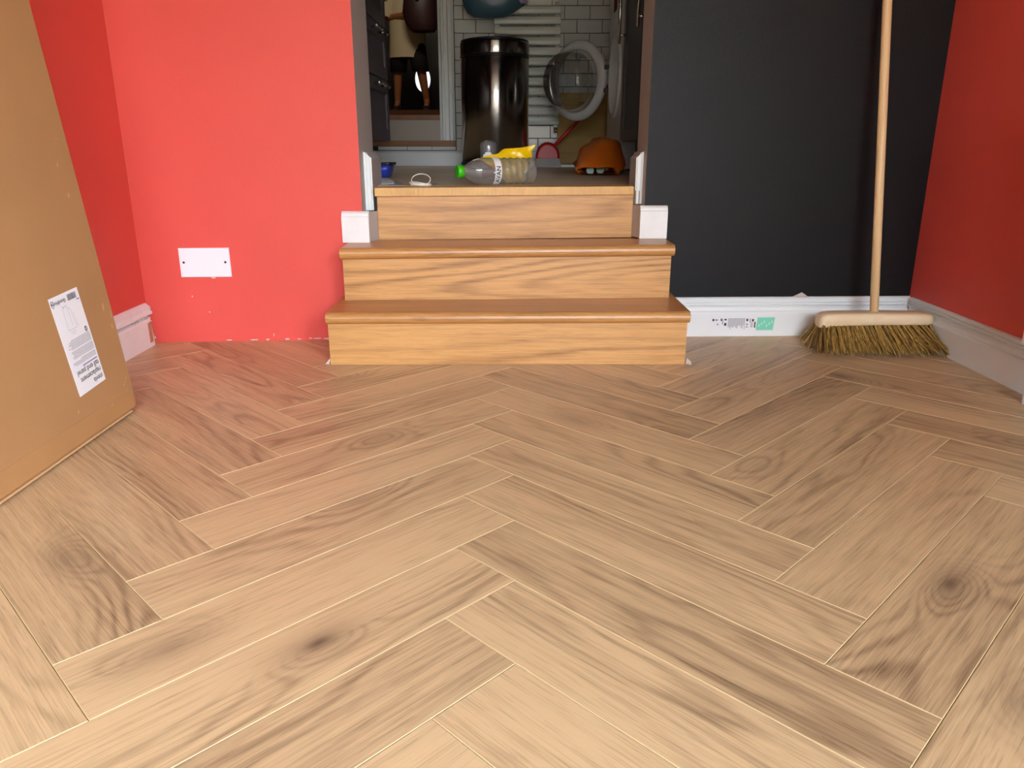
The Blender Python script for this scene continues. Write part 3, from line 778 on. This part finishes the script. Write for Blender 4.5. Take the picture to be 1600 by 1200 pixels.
# ------------------------------------------------------------------ person in the hall (only chest to feet in view)
PX, PY, PZ = -1.19, 9.5, .94
pe = thing('person', 'person in cream tee shirt and black shorts holding a dark bag, standing in the hall', 'person', (PX, PY, PZ))
def skin_mesh(name, verts, edges, radii, m, parent, sub=2, root=0):
    me = bpy.data.meshes.new(name); me.from_pydata(verts, edges, [])
    ob = bpy.data.objects.new(name, me); COL.objects.link(ob)
    md = ob.modifiers.new('skin', 'SKIN'); md.use_smooth_shade = True
    for i, sv in enumerate(me.skin_vertices[0].data):
        r_ = radii[i]; sv.radius = r_ if isinstance(r_, tuple) else (r_, r_); sv.use_root = (i == root)
    sd = ob.modifiers.new('sub', 'SUBSURF'); sd.levels = sub; sd.render_levels = sub
    dg = bpy.context.evaluated_depsgraph_get(); out = bpy.data.meshes.new_from_object(ob.evaluated_get(dg))
    bpy.data.objects.remove(ob); out.name = name
    out.materials.clear(); out.materials.append(m)
    for p in out.polygons: p.use_smooth = True; p.material_index = 0
    o = bpy.data.objects.new(name, out); COL.objects.link(o); o.parent = parent; return o
V_ = [(0, 0, .80), (0, 0, .98), (0, 0, 1.18), (0, 0, 1.27), (0, -.01, 1.36), (0, -.02, 1.45), (0, -.02, 1.54),   # pelvis..head top
      (-.09, 0, .74), (-.125, .02, .43), (-.15, .06, .09), (-.155, -.05, .035),                                     # leg on the image left
      (.09, 0, .74), (.155, -.10, .46), (.20, .02, .11), (.205, -.11, .05),                                         # leg on the image right, knee forward
      (-.17, 0, 1.24), (-.225, -.02, .99), (-.02, -.17, 1.0), (.05, -.19, 1.02),                                    # arm image left, forearm across
      (.17, 0, 1.24), (.24, -.03, 1.0), (.14, -.20, 1.05), (.08, -.22, 1.07)]
E_ = [(0, 1), (1, 2), (2, 3), (3, 4), (4, 5), (5, 6), (0, 7), (7, 8), (8, 9), (9, 10), (0, 11), (11, 12), (12, 13), (13, 14), (2, 15), (15, 16), (16, 17), (17, 18), (2, 19), (19, 20), (20, 21), (21, 22)]
RR = [(.14, .10), (.13, .09), (.14, .09), .055, .062, .078, .055, .085, .058, .036, .03, .085, .060, .038, .03, .055, .043, .032, .028, .055, .043, .032, .028]
skin_mesh('body', V_, E_, RR, M['skin'], pe)
for hx, hy, hz, s_ in ((.05, -.19, 1.02, 1), (.08, -.22, 1.07, -1)):          # fingers wrapped over the bag edge
    mb = MB()
    for k in range(4):
        b = Vector((hx + .012 * s_, hy - .008, hz + .024 - k * .017)); l = (.055, .062, .058, .045)[k]
        mb.tube([b, b + Vector((s_ * l * .5, -.014, 0)), b + Vector((s_ * l, .004, -.004))], [.0085, .008, .0065], 6)
    b = Vector((hx, hy - .015, hz + .03)); mb.tube([b, b + Vector((s_ * .02, -.02, .02)), b + Vector((s_ * .045, -.02, .03))], [.010, .009, .007], 6)
    build('fingers', mb, M['skin'], pe, local=True)
def ell(cx, cy, z, a, b, n=20, ph=0, wob=0): return [(cx + a * math.cos(2 * math.pi * i / n) * (1 + wob * math.sin(5 * 2 * math.pi * i / n + ph)), cy + b * math.sin(2 * math.pi * i / n) * (1 + wob * math.cos(7 * 2 * math.pi * i / n + ph)), z) for i in range(n)]
mb = MB().loft([ell(0, 0, z, a, b, ph=z * 9, wob=.025) for z, a, b in ((.575, .215, .155), (.65, .212, .155), (.80, .205, .15), (.95, .20, .145), (1.10, .20, .14), (1.22, .19, .125), (1.285, .13, .09), (1.30, .085, .075))], smooth=True, cap=False)
for s_ in (-1, 1):
    e0, e1 = Vector((s_ * .15, 0, 1.235)), Vector((s_ * .235, -.02, 1.00))
    mb.tube([e0, e0.lerp(e1, .5), e1], [.095, .095, .10], 14, cap=False)
build('tee_shirt', mb, M['tee'], pe, local=True, fix=True)
mb = MB().loft([ell(0, 0, z, a, b) for z, a, b in ((.66, .19, .135), (.80, .185, .13), (.92, .17, .12))], smooth=True)
for s_, kx, ky in ((-1, -.118, .018), (1, .148, -.085)):
    mb.loft([ell(s_ * .095, 0, .74, .105, .115), ell((s_ * .095 + kx) / 2, ky / 2, .58, .10, .105), ell(kx, ky, .43, .095, .095)], smooth=True)
build('shorts', mb, M['shorts'], pe, local=True)
for (ax_, ay_, az_), (tx_, ty_) in (((-.15, .06, .0), (-.155, -.13)), ((.20, .02, .0), (.207, -.19))):
    mb = MB(); rg = []
    for t_, w_, h in ((-.25, .025, .05), (0, .042, .09), (.25, .044, .085), (.55, .045, .06), (.85, .042, .045), (1.02, .028, .03)):
        cx, cy = ax_ + (tx_ - ax_) * t_, ay_ + (ty_ - ay_) * t_
        rg.append([(cx + w_ * math.cos(a), cy, max(.001, h * .5 + h * .55 * math.sin(a))) for a in [2 * math.pi * i / 12 for i in range(12)]])
    mb.loft(rg, smooth=True); build('shoe', mb, M['shoe'], pe, local=True)
mb = MB().loft([ell(0, -.005 + dy, z, a, b, 18) for z, a, b, dy in ((1.40, .075, .07, .03), (1.46, .088, .095, .012), (1.52, .084, .095, .005), (1.57, .06, .07, 0), (1.59, .02, .03, 0))], smooth=True)
build('hair', mb, M['hair'], pe, local=True)
mb = MB().loft([[(0 + u, -.098 - d, 1.44 + v) for u, v in ((-.012, 0), (.012, 0), (.006, .04), (-.006, .04))] for d in (-.02, .012)], smooth=True)
build('nose', mb, M['skin'], pe, local=True)
for s_ in (-1, 1): build('eye', MB().lathe([(.004, -.006), (.011, -.002), (.011, .002), (.004, .006)], 10, (s_ * .03, -.088, 1.475), 'y'), M['hair'], pe, local=True)
build('mouth', MB().box(-.022, .022, -.098, -.085, 1.402, 1.411), M['bagdark'], pe, local=True, bevel=.003)
# dark bag held in the arms
bg = thing('hand_bag', 'dark maroon bag held against the chest of the person in the hall', 'bag', (PX + .20, PY - .36, PZ + .80))
mb = MB(); rg = []
for z, a, b, dx in ((.01, .06, .04, .02), (.0, .12, .06, .02), (.03, .15, .08, .015), (.10, .175, .095, .0), (.20, .185, .10, -.01), (.32, .18, .095, -.005), (.42, .165, .075, .0), (.50, .14, .04, .0)):
    rg.append(ell(dx, 0, z, a, b, 20, z * 20, .03))
mb.loft(rg, smooth=True); build('bag_body', mb, M['bagdark'], bg, local=True)
build('bag_clasp', MB().box(-.04, -.005, -.108, -.095, .30, .318), M['chrome'], bg, local=True)
build('bag_strap', MB().tube([(-.12, 0, .46), (-.09, 0, .62), (0, 0, .68), (.09, 0, .62), (.12, 0, .46)], .012, 8), M['bagdark'], bg, local=True)

# ------------------------------------------------------------------ kitchen units
# plum drawer unit, left
cb = thing('drawer_cabinet', 'plum painted drawer cabinet with chrome handles left of the kitchen floor', 'cabinet', (-.88, 3.3, ZK))
CF, CY0, CY1 = -.618, 2.62, 3.985
build('carcass', MB().box(-1.195, CF, CY0, CY1, .588, 1.345), M['plum'], cb)
build('plinth', MB().box(-1.195, -.69, CY0, CY1 - .01, ZK + .0005, .587), M['worktop'], cb)
tag(build('worktop', MB().box(-1.196, -.585, CY0 - .02, CY1 + .01, 1.346, 1.384), M['worktop'], bevel=.003), 'dark worktop lying on the plum drawer cabinet', 'worktop')
for ya, yb2 in ((2.625, 3.298), (3.304, 3.980)):
    for za, zb2, hz in ((.592, .862, .832), (.868, 1.090, 1.058), (1.096, 1.340, 1.20)):
        mb = MB(); x0, x1 = CF + .0005, CF + .018; q = .055
        mb.box(x0, x1, ya, ya + q, za, zb2); mb.box(x0, x1, yb2 - q, yb2, za, zb2); mb.box(x0, x1, ya + q, yb2 - q, za, za + q); mb.box(x0, x1, ya + q, yb2 - q, zb2 - q, zb2)
        mb.box(x0, x0 + .008, ya + q, yb2 - q, za + q, zb2 - q)
        df = build('drawer_front', mb, M['plum'], cb, bevel=.0015)
        yc = (ya + yb2) / 2 + .035; mb = MB()
        mb.tube([(x1 + .03, yc - .13, hz), (x1 + .03, yc + .13, hz)], .0055, 10)
        for s_ in (-1, 1): mb.tube([(x1, yc + s_ * .09, hz), (x1 + .03, yc + s_ * .09, hz)], .005, 8); mb.lathe([(.004, -.012), (.0105, -.006), (.0105, .006), (.004, .012)], 10, (x1 + .03, yc + s_ * .13, hz), 'y')
        build('handle', mb, M['chrome'], df)
# dark cabinet nearest on the right
rc = thing('base_cabinet', 'dark base cabinet with slim vertical chrome handle right of the washing machine', 'cabinet', (.8, 3.1, ZK))
build('carcass', MB().box(.505, 1.095, 2.62, 3.645, .588, 1.345), M['darkcab'], rc)
build('plinth', MB().box(.56, 1.095, 2.62, 3.64, ZK + .0005, .587), M['blackplastic'], rc)
tag(build('worktop', MB().box(.475, 1.096, 2.60, 4.33, 1.346, 1.384), M['worktop'], bevel=.003), 'dark worktop running over the dark cabinet and the washing machine', 'worktop')
for ya, yb2 in ((2.625, 3.13), (3.136, 3.640)):
    mb = MB(); q = .05; x0, x1 = .487, .5045
    mb.box(x0, x1, ya, ya + q, .592, 1.340); mb.box(x0, x1, yb2 - q, yb2, .592, 1.340); mb.box(x0, x1, ya + q, yb2 - q, .592, .642); mb.box(x0, x1, ya + q, yb2 - q, 1.29, 1.340); mb.box(x1 - .008, x1, ya + q, yb2 - q, .642, 1.29)
    dr_ = build('cabinet_door', mb, M['darkcab'], rc, bevel=.0015)
    hy = yb2 - .03; mb = MB().tube([(.457, hy - .05, .985), (.457, hy - .05, 1.27)], .006, 10)
    for zz in (1.02, 1.235): mb.tube([(.457, hy - .05, zz), (.487, hy - .05, zz)], .005, 8)
    build('handle', mb, M['chrome'], dr_)

# washing machine
wm = thing('washing_machine', 'white washing machine with its round glass door hanging open', 'washing machine', (.80, 3.97, ZK))
WX, WY0, WY1, WZ0, WZ1 = .50, 3.665, 4.275, ZK + .015, ZK + .85
pcy, pcz, pr = 3.965, .893, .176
mb = MB(); N_ = 48; circ = []; sq = []
for i in range(N_):
    a = 2 * math.pi * i / N_; c, s_ = math.cos(a), math.sin(a)
    circ.append((WX, pcy + pr * c, pcz + pr * s_))
    k = min((WY1 - pcy if c > 0 else pcy - WY0) / max(abs(c), 1e-6), (WZ1 - pcz if s_ > 0 else pcz - WZ0) / max(abs(s_), 1e-6))
    sq.append((WX, pcy + k * c, pcz + k * s_))
mb.loft([circ, sq], cap=False)
cor = [(WY0, WZ0), (WY1, WZ0), (WY1, WZ1), (WY0, WZ1)]
for cy, cz in cor:                                  # fill the corner triangles
    i = min(range(N_), key=lambda j: (sq[j][1] - cy) ** 2 + (sq[j][2] - cz) ** 2 + (0 if abs(sq[j][1] - cy) < 1e-4 else .0))
    cand = sorted(range(N_), key=lambda j: (sq[j][1] - cy) ** 2 + (sq[j][2] - cz) ** 2)[:2]
    mb.add([(WX, cy, cz), sq[cand[0]], sq[cand[1]]], [(0, 1, 2)])
mb.quad((WX, WY0, WZ0), (1.08, WY0, WZ0), (1.08, WY0, WZ1), (WX, WY0, WZ1)); mb.quad((WX, WY1, WZ0), (1.08, WY1, WZ0), (1.08, WY1, WZ1), (WX, WY1, WZ1))
mb.quad((WX, WY0, WZ1), (1.08, WY0, WZ1), (1.08, WY1, WZ1), (WX, WY1, WZ1)); mb.quad((1.08, WY0, WZ0), (1.08, WY1, WZ0), (1.08, WY1, WZ1), (1.08, WY0, WZ1))
mb.quad((WX, WY0, WZ0), (WX, WY1, WZ0), (1.08, WY1, WZ0), (1.08, WY0, WZ0))
build('body', mb, M['enamel'], wm)
build('porthole_ring', MB().lathe([(pr + .02, -.0005), (pr + .018, -.012), (pr + .002, -.014), (pr - .004, 0), (pr - .012, .04)], 48, (WX, pcy, pcz), 'x', cap=False), M['enamel'], wm)
build('drum', MB().lathe([(pr - .012, .04), (pr - .004, .06), (.2, .08), (.2, .42), (.01, .44)], 40, (WX, pcy, pcz), 'x', cap=False), M['blackplastic'], wm)
build('foot', MB().box(WX + .03, WX + .07, WY0 + .03, WY0 + .07, ZK + .0005, WZ0), M['blackplastic'], wm)
build('foot', MB().box(WX + .03, WX + .07, WY1 - .07, WY1 - .03, ZK + .0005, WZ0), M['blackplastic'], wm)
build('detergent_drawer', MB().box(WX - .008, WX - .0005, WY1 - .22, WY1 - .02, 1.20, 1.285), M['enamel'], wm, bevel=.003)
build('control_knob', MB().lathe([(.028, 0), (.028, -.018), (.024, -.022)], 24, (WX - .0005, 3.90, 1.245), 'x'), M['chrome'], wm)
hinge = Vector((WX - .022, pcy + pr + .032, pcz))
AO = R(138); vd = Vector((-math.sin(AO), -math.cos(AO), 0)); nd = Vector((math.cos(AO), -math.sin(AO), 0))
dro = .198; dc = hinge + vd * (dro + .006)
def on_door(prof, n=48):
    rg = []
    for r_, h in prof:
        rg.append([dc + vd * (r_ * math.cos(2 * math.pi * i / n)) + Vector((0, 0, 1)) * (r_ * math.sin(2 * math.pi * i / n)) + nd * h for i in range(n)])
    return rg
dm = build('door_ring', MB().loft(on_door([(.154, .010), (.158, .016), (.172, .018), (.190, .012), (.198, .002), (.198, -.012), (.190, -.022), (.162, -.020), (.156, -.008), (.154, .010)]), smooth=True, cap=False), M['enamel'], wm)
build('door_bowl', MB().loft(on_door([(.1545, .004), (.151, .03), (.146, .07), (.138, .105), (.124, .128), (.10, .138), (.05, .143), (.002, .144)]), smooth=True, cap=False), M['glassy'], dm)
for dz in (-.055, .055): build('hinge', MB().box(hinge.x - .012, WX - .001, hinge.y - .018, hinge.y + .012, pcz + dz - .010, pcz + dz + .010), M['darkrim'], wm, bevel=.002)

# maroon cloth draped over the worktop edge above the machine
mb = MB(); rg = []
for y in [3.70 + i * .012 for i in range(12)]:
    w_ = .004 * math.sin((y - 3.7) * 90); e = .02 * math.sin((y - 3.7) * 40)
    rg.append([(.56, y, 1.3855), (.47 + w_, y, 1.3855), (.466 + w_, y, 1.375), (.464 + w_, y, 1.28), (.465 + w_, y, 1.165 + e), (.4675 + w_, y, 1.165 + e), (.467 + w_, y, 1.28), (.469 + w_, y, 1.372), (.475 + w_, y, 1.3885), (.56, y, 1.3885)])
mb.loft(rg, smooth=True); tag(build('tea_towel', mb, M['maroon']), 'dark maroon cloth hanging over the worktop edge above the washing machine', 'cloth')

# towel radiator
tr_ = thing('towel_radiator', 'white ladder towel radiator with flat wide bars on the tiled wall', 'radiator', (.09, KY - .07, .68))
bars = []
for k in range(12):
    z = .706 + k * .0535
    mb = MB(); rg = []
    for x in (-.100, -.096, .270, .274):
        h = .0222 if -.097 < x < .271 else .019
        rg.append([(x, KY - .075 - d, z + zz) for d, zz in ((-.012, -h), (.010, -h), (.015, -h * .7), (.017, 0), (.015, h * .7), (.010, h), (-.012, h))])
    mb.loft(rg, smooth=False); build('bar', mb, M['radw'], tr_, bevel=.002)
for x in (-.082, .256): build('upright', MB().box(x - .014, x + .014, KY - .064, KY - .036, .670, 1.34), M['radw'], tr_, bevel=.005)
for x in (-.082, .256): build('wall_bracket', MB().box(x - .008, x + .008, KY - .036, KY - .0085, .9, .93), M['radw'], tr_)
build('valve', MB().lathe([(.004, -.014), (.012, -.012), (.012, .012), (.004, .014)], 14, (.256, KY - .05, .655), 'z'), M['chrome'], tr_)

# pedal bin
bn = thing('pedal_bin', 'tall round polished steel bin in front of the towel radiator', 'bin', (-.093, 4.46, ZK))
br_ = .186
build('base', MB().lathe([(br_ - .01, .0005), (br_ + .004, .002), (br_ + .004, .028), (br_ - .002, .034)], 56, (-.093, 4.46, ZK)), M['blackplastic'], bn)
build('bin_body', MB().lathe([(br_ - .002, .034), (br_ - .002, .560), (br_ - .006, .563)], 72, (-.093, 4.46, ZK)), M['steel'], bn)
build('collar', MB().lathe([(br_ - .006, .5635), (br_ + .001, .5645), (br_ + .001, .5715), (br_ - .006, .5725)], 72, (-.093, 4.46, ZK)), M['blackplastic'], bn)
build('lid', MB().lathe([(br_ - .001, .573), (br_, .580), (br_, .632), (br_ - .002, .638), (br_ - .010, .6405)], 72, (-.093, 4.46, ZK)), M['steel'], bn)
build('lid_top', MB().lathe([(br_ - .004, .641), (br_ - .006, .649), (br_ - .03, .655), (.02, .660)], 56, (-.093, 4.46, ZK)), M['blackplastic'], bn)
build('pedal', MB().box(-.125, -.06, 4.225, 4.275, ZK + .008, ZK + .016), M['chrome'], bn, bevel=.003)

# brown wooden panel leaning on the wall, red broom in front
bpn = build('wood_panel', MB().box(.268, .640, KY - .046, KY - .028, ZK + .0125, .862), M['panel'], bevel=.001); tag(bpn, 'brown wooden panel standing against the tiles behind the open machine door', 'panel')
rb = thing('red_brush', 'red domed floor brush with pale bristles leaning beside the wood panel', 'brush', (.20, 4.50, ZK))
mb = MB(); rg = []
for d, k in ((-.022, .80), (-.016, .97), (0, 1), (.016, .97), (.022, .80)):
    pts = [(.20 + .068 * k * math.cos(R(a)), 4.50 + d, ZK + .048 + .088 * k * max(0, math.sin(R(a))) ** .9) for a in range(0, 181, 15)]
    rg.append(pts)
mb.loft(rg, smooth=True); build('brush_head', mb, M['redp'], rb)
mb = MB().loft([[(.20 + sx_ * w_, 4.50 + sy_ * d, ZK + z_) for sx_, sy_ in ((-1, -1), (1, -1), (1, 1), (-1, 1))] for z_, w_, d in ((.047, .064, .018), (.012, .074, .024), (.0005, .078, .027))])
build('bristles', mb, M['greybrush'], rb)
build('handle', MB().tube([(.205, 4.495, ZK + .085), (.33, 4.53, .66), (.455, 4.565, .79), (.60, 4.60, .96)], .0095, 12), M['redp'], rb)

# orange carrier bag with tins
ob = thing('orange_bag', 'crumpled orange carrier bag lying open beside the dark cabinet', 'bag', (.39, 3.45, ZK))
mb = MB(); rg = []
random.seed(5)
for yv, cx, a, h, z0 in ((3.275, .352, .082, .034, .006), (3.290, .355, .094, .044, .004), (3.33, .365, .104, .062, .001), (3.40, .380, .106, .095, .0008), (3.47, .395, .102, .130, .0008), (3.54, .410, .088, .152, .0008), (3.59, .42, .056, .115, .002), (3.62, .425, .012, .05, .01)):
    ring = []
    for i in range(26):
        t_ = 2 * math.pi * i / 26; wv = 1 + .12 * math.sin(4 * t_ + yv * 30) + .05 * math.sin(9 * t_ - yv * 80) + random.uniform(-.07, .07)
        ring.append((min(cx + a * math.cos(t_) * wv, .4835), yv + .02 * math.sin(3 * t_), ZK + max(z0, h * .5 + h * .52 * math.sin(t_) * wv)))
    rg.append(ring)
mb.loft(rg, smooth=True, cap=False)
inner = [[Vector(p) + (Vector((.362, p[1], ZK + .03)) - Vector(p)) * .12 + Vector((0, .002, 0)) for p in r_] for r_ in rg[:5]]
mb.loft(inner, mi=1, smooth=True, cap=False)
build('bag_film', mb, [M['orange'], M['bagin']], ob, fix=False)
for k, (x, y, z) in enumerate(((.325, 3.325, .020), (.368, 3.345, .022))):
    t_ = thing('food_tin', ('left' if k == 0 else 'right') + ' pale green tin inside the mouth of the orange bag', 'tin', (x, y, ZK + z), group='tins in the orange bag')
    build('tin_body', MB().lathe([(.0155, -.02), (.0165, -.018), (.0165, .03), (.0155, .032)], 18, (x, y, ZK + z), 'y'), M['tin'], t_)

# blue tub, papers, cable
bt = thing('blue_tub', 'blue plastic tub with dark rim half hidden by the left jamb', 'tub', (-.545, 3.12, ZK))
def rsq(cx, cy, z, a, b, r_=.02):
    pts = []
    for sx_, sy_, a0 in ((1, -1, -90), (1, 1, 0), (-1, 1, 90), (-1, -1, 180)):
        for k in range(5):
            t_ = R(a0 + k * 22.5); pts.append((cx + sx_ * (a - r_) + r_ * math.cos(t_), cy + sy_ * (b - r_) + r_ * math.sin(t_), z))
    return pts
mb = MB().loft([rsq(-.532, 3.12, ZK + z, a, b) for z, a, b in ((.0005, .050, .05), (.003, .054, .055), (.024, .060, .06), (.046, .066, .066), (.046, .062, .062), (.026, .056, .056), (.006, .050, .05))], smooth=True)
build('tub_body', mb, M['blueplastic'], bt)
mb = MB().loft([rsq(-.532, 3.12, ZK + z, a, a) for z, a in ((.0465, .060), (.0465, .071), (.056, .072), (.056, .061), (.0465, .060))], smooth=False, cap=False)
build('rim', mb, M['darkrim'], bt)
def sheet(name, pts, z, m, label, fold=0):
    mb = MB(); n = len(pts); mb.loft([[(x, y, ZK + z + dz + fold * k) for k, (x, y) in enumerate(pts)] for dz in (0, .0008)])
    return tag(build(name, mb, m), label, 'paper')
sheet('grey_folder', [(-.425, 2.478), (-.335, 2.482), (-.365, 2.62), (-.475, 3.02), (-.53, 3.00), (-.50, 2.72)], .0008, M['inkgrey'], 'grey card sheet under the white papers by the left jamb')
sheet('paper_sheet', [(-.41, 2.50), (-.375, 2.52), (-.395, 2.66), (-.455, 2.90), (-.50, 2.86), (-.47, 2.66)], .002, M['paper'], 'white paper sheet lying on the grey card by the left jamb', .0012)
sheet('paper_scrap', [(-.275, 2.478), (-.240, 2.482), (-.243, 2.60), (-.282, 2.60)], .0006, M['inkgrey'], 'small grey paper scrap beside the coiled white cable')
mb = MB(); pts = []
c0 = Vector((-.282, 2.452, ZK)); random.seed(3)
for k in range(0, 4 * 24 + 1):
    a = 2 * math.pi * k / 24; lp_ = k / 24
    r1 = .030 + .003 * math.sin(lp_ * 2.1); 
    pts.append(c0 + Vector((r1 * math.cos(a - math.pi / 2) + .002 * math.sin(lp_ * 3), -.004 + .024 * math.sin(a - math.pi / 2), .0030 + .0012 * lp_ + .004 * max(0, math.sin(a + lp_)) * (lp_ / 3))))
for k in range(1, 27):                                # last loop stands up, leaning back
    a = 2 * math.pi * k / 24 - math.pi / 2
    pts.append(c0 + Vector((.029 * math.cos(a) + .002, -.028 + .016 * (1 + math.sin(a)), .0035 + .0165 * (1 + math.sin(a)))))
mb.tube(pts, .0015, 7)
tag(build('charging_cable', mb, M['cable']), 'white coiled cable on the edge of the top step', 'cable')

# clear bottle
BA = R(24)
bo = thing('water_bottle', 'empty clear plastic bottle with green cap lying on the top step', 'bottle', (-.048, 2.535, ZK + .0425), rot=(0, 0, BA))
prof = [(.0165, -.122), (.0165, -.110), (.020, -.106), (.028, -.094), (.036, -.078), (.0405, -.060), (.0415, -.04), (.0415, .0)]
for k in range(5): prof += [(.0415, .006 + k * .022), (.0385, .012 + k * .022), (.0385, .017 + k * .022), (.0412, .023 + k * .022)]
prof += [(.040, .121), (.034, .126), (.024, .122), (.004, .116)]
build('bottle_body', MB().lathe(prof, 32, (0, 0, 0), 'x'), M['petclear'], bo, local=True)
build('cap', MB().lathe([(.017, -.136), (.0195, -.134), (.0195, -.116), (.018, -.115)], 24, (0, 0, 0), 'x'), M['capgreen'], bo, local=True)
def arc_band(x0, x1, r_, a0, a1, n=20):                         # part of a cylinder round the x axis
    return MB().loft([[(x0, -r_ * math.cos(a), r_ * math.sin(a)), (x1, -r_ * math.cos(a), r_ * math.sin(a))] for a in [a0 + (a1 - a0) * i / n for i in range(n + 1)]], smooth=True, closed=False)
lb = build('bottle_label', arc_band(-.022, .0, .0421, R(-100), R(95)), M['paper'], bo, local=True)
# lettering wrapped on the band, reading up the side that faces the stairs
def wrap_text(txt, size, x, a0, m, parent, r_=.0425):
    cu = bpy.data.curves.new('t', 'FONT'); cu.body = txt; cu.size = size; cu.resolution_u = 2; cu.offset = .0004
    o_ = bpy.data.objects.new('t', cu); COL.objects.link(o_); dg = bpy.context.evaluated_depsgraph_get()
    me = bpy.data.meshes.new_from_object(o_.evaluated_get(dg)); bpy.data.objects.remove(o_)
    for v in me.vertices:
        a = a0 + v.co.x / r_                              # up the front: from low front to top
        v.co = Vector((x - v.co.y, -r_ * math.cos(a), r_ * math.sin(a)))
    me.materials.clear(); me.materials.append(m); me.name = 'bottle_text'
    o_ = bpy.data.objects.new('bottle_text', me); COL.objects.link(o_); o_.parent = parent
wrap_text('AVAN', .0205, -.004, R(-52), M['ink'], lb)

# smoky plastic cup with a white print behind the bottle
cu_ = thing('plastic_cup', 'smoky clear plastic cup with white logo standing behind the bottle', 'cup', (-.080, 2.715, ZK))
cup = build('cup_body', MB().lathe([(.018, .001), (.021, .004), (.029, .118), (.026, .128), (.010, .136), (.002, .137)], 28, (-.080, 2.715, ZK), cap=False), M['smoky'], cu_)
mb = MB()
for u0, u1, z0, z1 in ((-.6, .6, .085, .092), (-.35, .35, .092, .098), (-.08, .08, .066, .085), (-.7, -.3, .080, .086), (.3, .7, .080, .086), (-.5, -.2, .068, .072), (.2, .5, .068, .072)):
    def cp(u, z): r_ = .0215 + (z - .004) * .0702 + .0006; return (-.080 + r_ * math.sin(u), 2.715 - r_ * math.cos(u), ZK + z)
    n = 4
    for i in range(n): ua, ub = u0 + (u1 - u0) * i / n, u0 + (u1 - u0) * (i + 1) / n; mb.quad(cp(ua, z0), cp(ub, z0), cp(ub, z1), cp(ua, z1))
build('cup_logo', mb, M['paper'], cup, fix=False)

# yellow packet behind the bottle
random.seed(21)
NU, NV = 26, 14
top = [(-.112, .530), (-.085, .541), (-.050, .546), (-.028, .563), (0, .564), (.03, .566), (.075, .576)]
def tz(u):
    x = -.112 + u * .187
    for (xa, za), (xb, zb_) in zip(top, top[1:]):
        if x <= xb + 1e-9: return za + (zb_ - za) * (x - xa) / (xb - xa)
    return top[-1][1]
def yp(u, v, side):
    xl, xr = -.112 + .095 * (1 - v) ** .7, .040 + .035 * v
    x = xl + (xr - xl) * u; z = ZK + .002 + (tz(u) - ZK - .002) * v
    bulge = (max(0, math.sin(math.pi * u)) * max(0, math.sin(math.pi * v))) ** .6 * .022
    cr = noise.noise(Vector((x * 38, z * 38, side * 9))) * .010 + noise.noise(Vector((x * 90, z * 90, side))) * .004
    edge = min(1, 6 * min(u, 1 - u)) * min(1, 6 * min(v, 1 - v))
    return (x + .004 * math.sin(v * 21) * u, 2.635 + .03 * u + side * (bulge + cr * edge + .0004) + .004 * math.sin(u * 17 + v * 6), z)
mb = MB()
for side in (-1, 1):
    mb.loft([[yp(i / NU, j / NV, side) for i in range(NU + 1)] for j in range(NV + 1)], smooth=True, closed=False)
yk = thing('yellow_packet', 'crumpled shiny yellow packet propped behind the clear bottle', 'packet', (-.02, 2.64, ZK))
build('film', mb, M['yellow'], yk, fix=False)

# teal carrier hanging from the towel radiator
tl = thing('teal_bag', 'teal plastic carrier bag hanging in front of the towel radiator above the bin', 'bag', (-.10, 4.62, 1.2))
mb = MB(); rg = []
for z, a, b, dx in ((1.236, .03, .01, -.02), (1.242, .085, .03, -.02), (1.262, .125, .045, -.015), (1.30, .165, .06, .0), (1.36, .185, .065, .01), (1.45, .18, .06, .0), (1.55, .13, .04, .0), (1.60, .08, .025, .0)):
    rg.append(ell(-.105 + dx, 4.62, z, a, b, 24, z * 30, .035))
mb.loft(rg, smooth=True); tf = build('bag_film', mb, M['teal'], tl)
build('bag_handle', MB().tube([(-.16, 4.62, 1.59), (-.15, 4.64, 1.70), (-.10, 4.655, 1.74), (-.05, 4.64, 1.70), (-.04, 4.62, 1.59)], .008, 8), M['teal'], tl)
mb = MB()
for (x0, z0), (x1, z1) in (((-.235, 1.345), (-.235, 1.40)), ((-.205, 1.345), (-.195, 1.40)), ((-.17, 1.342), (-.195, 1.375))):
    d = Vector((x1 - x0, 0, z1 - z0)).normalized(); nn = Vector((-d.z, 0, d.x)) * .006; ypos = 4.548
    mb.loft([[Vector((x0, ypos + q, z0)) + nn, Vector((x1, ypos + q, z1)) + nn, Vector((x1, ypos + q, z1)) - nn, Vector((x0, ypos + q, z0)) - nn] for q in (0, .02)])
build('bag_letter', mb, M['ink'], tf)
mb = MB().loft([[(-.02, 4.548, 1.40), (.05, 4.552, 1.30), (.085, 4.56, 1.31), (.055, 4.552, 1.40)], [(-.02, 4.575, 1.40), (.05, 4.575, 1.30), (.085, 4.58, 1.31), (.055, 4.575, 1.40)]])
build('mauve_patch', mb, M['mauve'], tf)
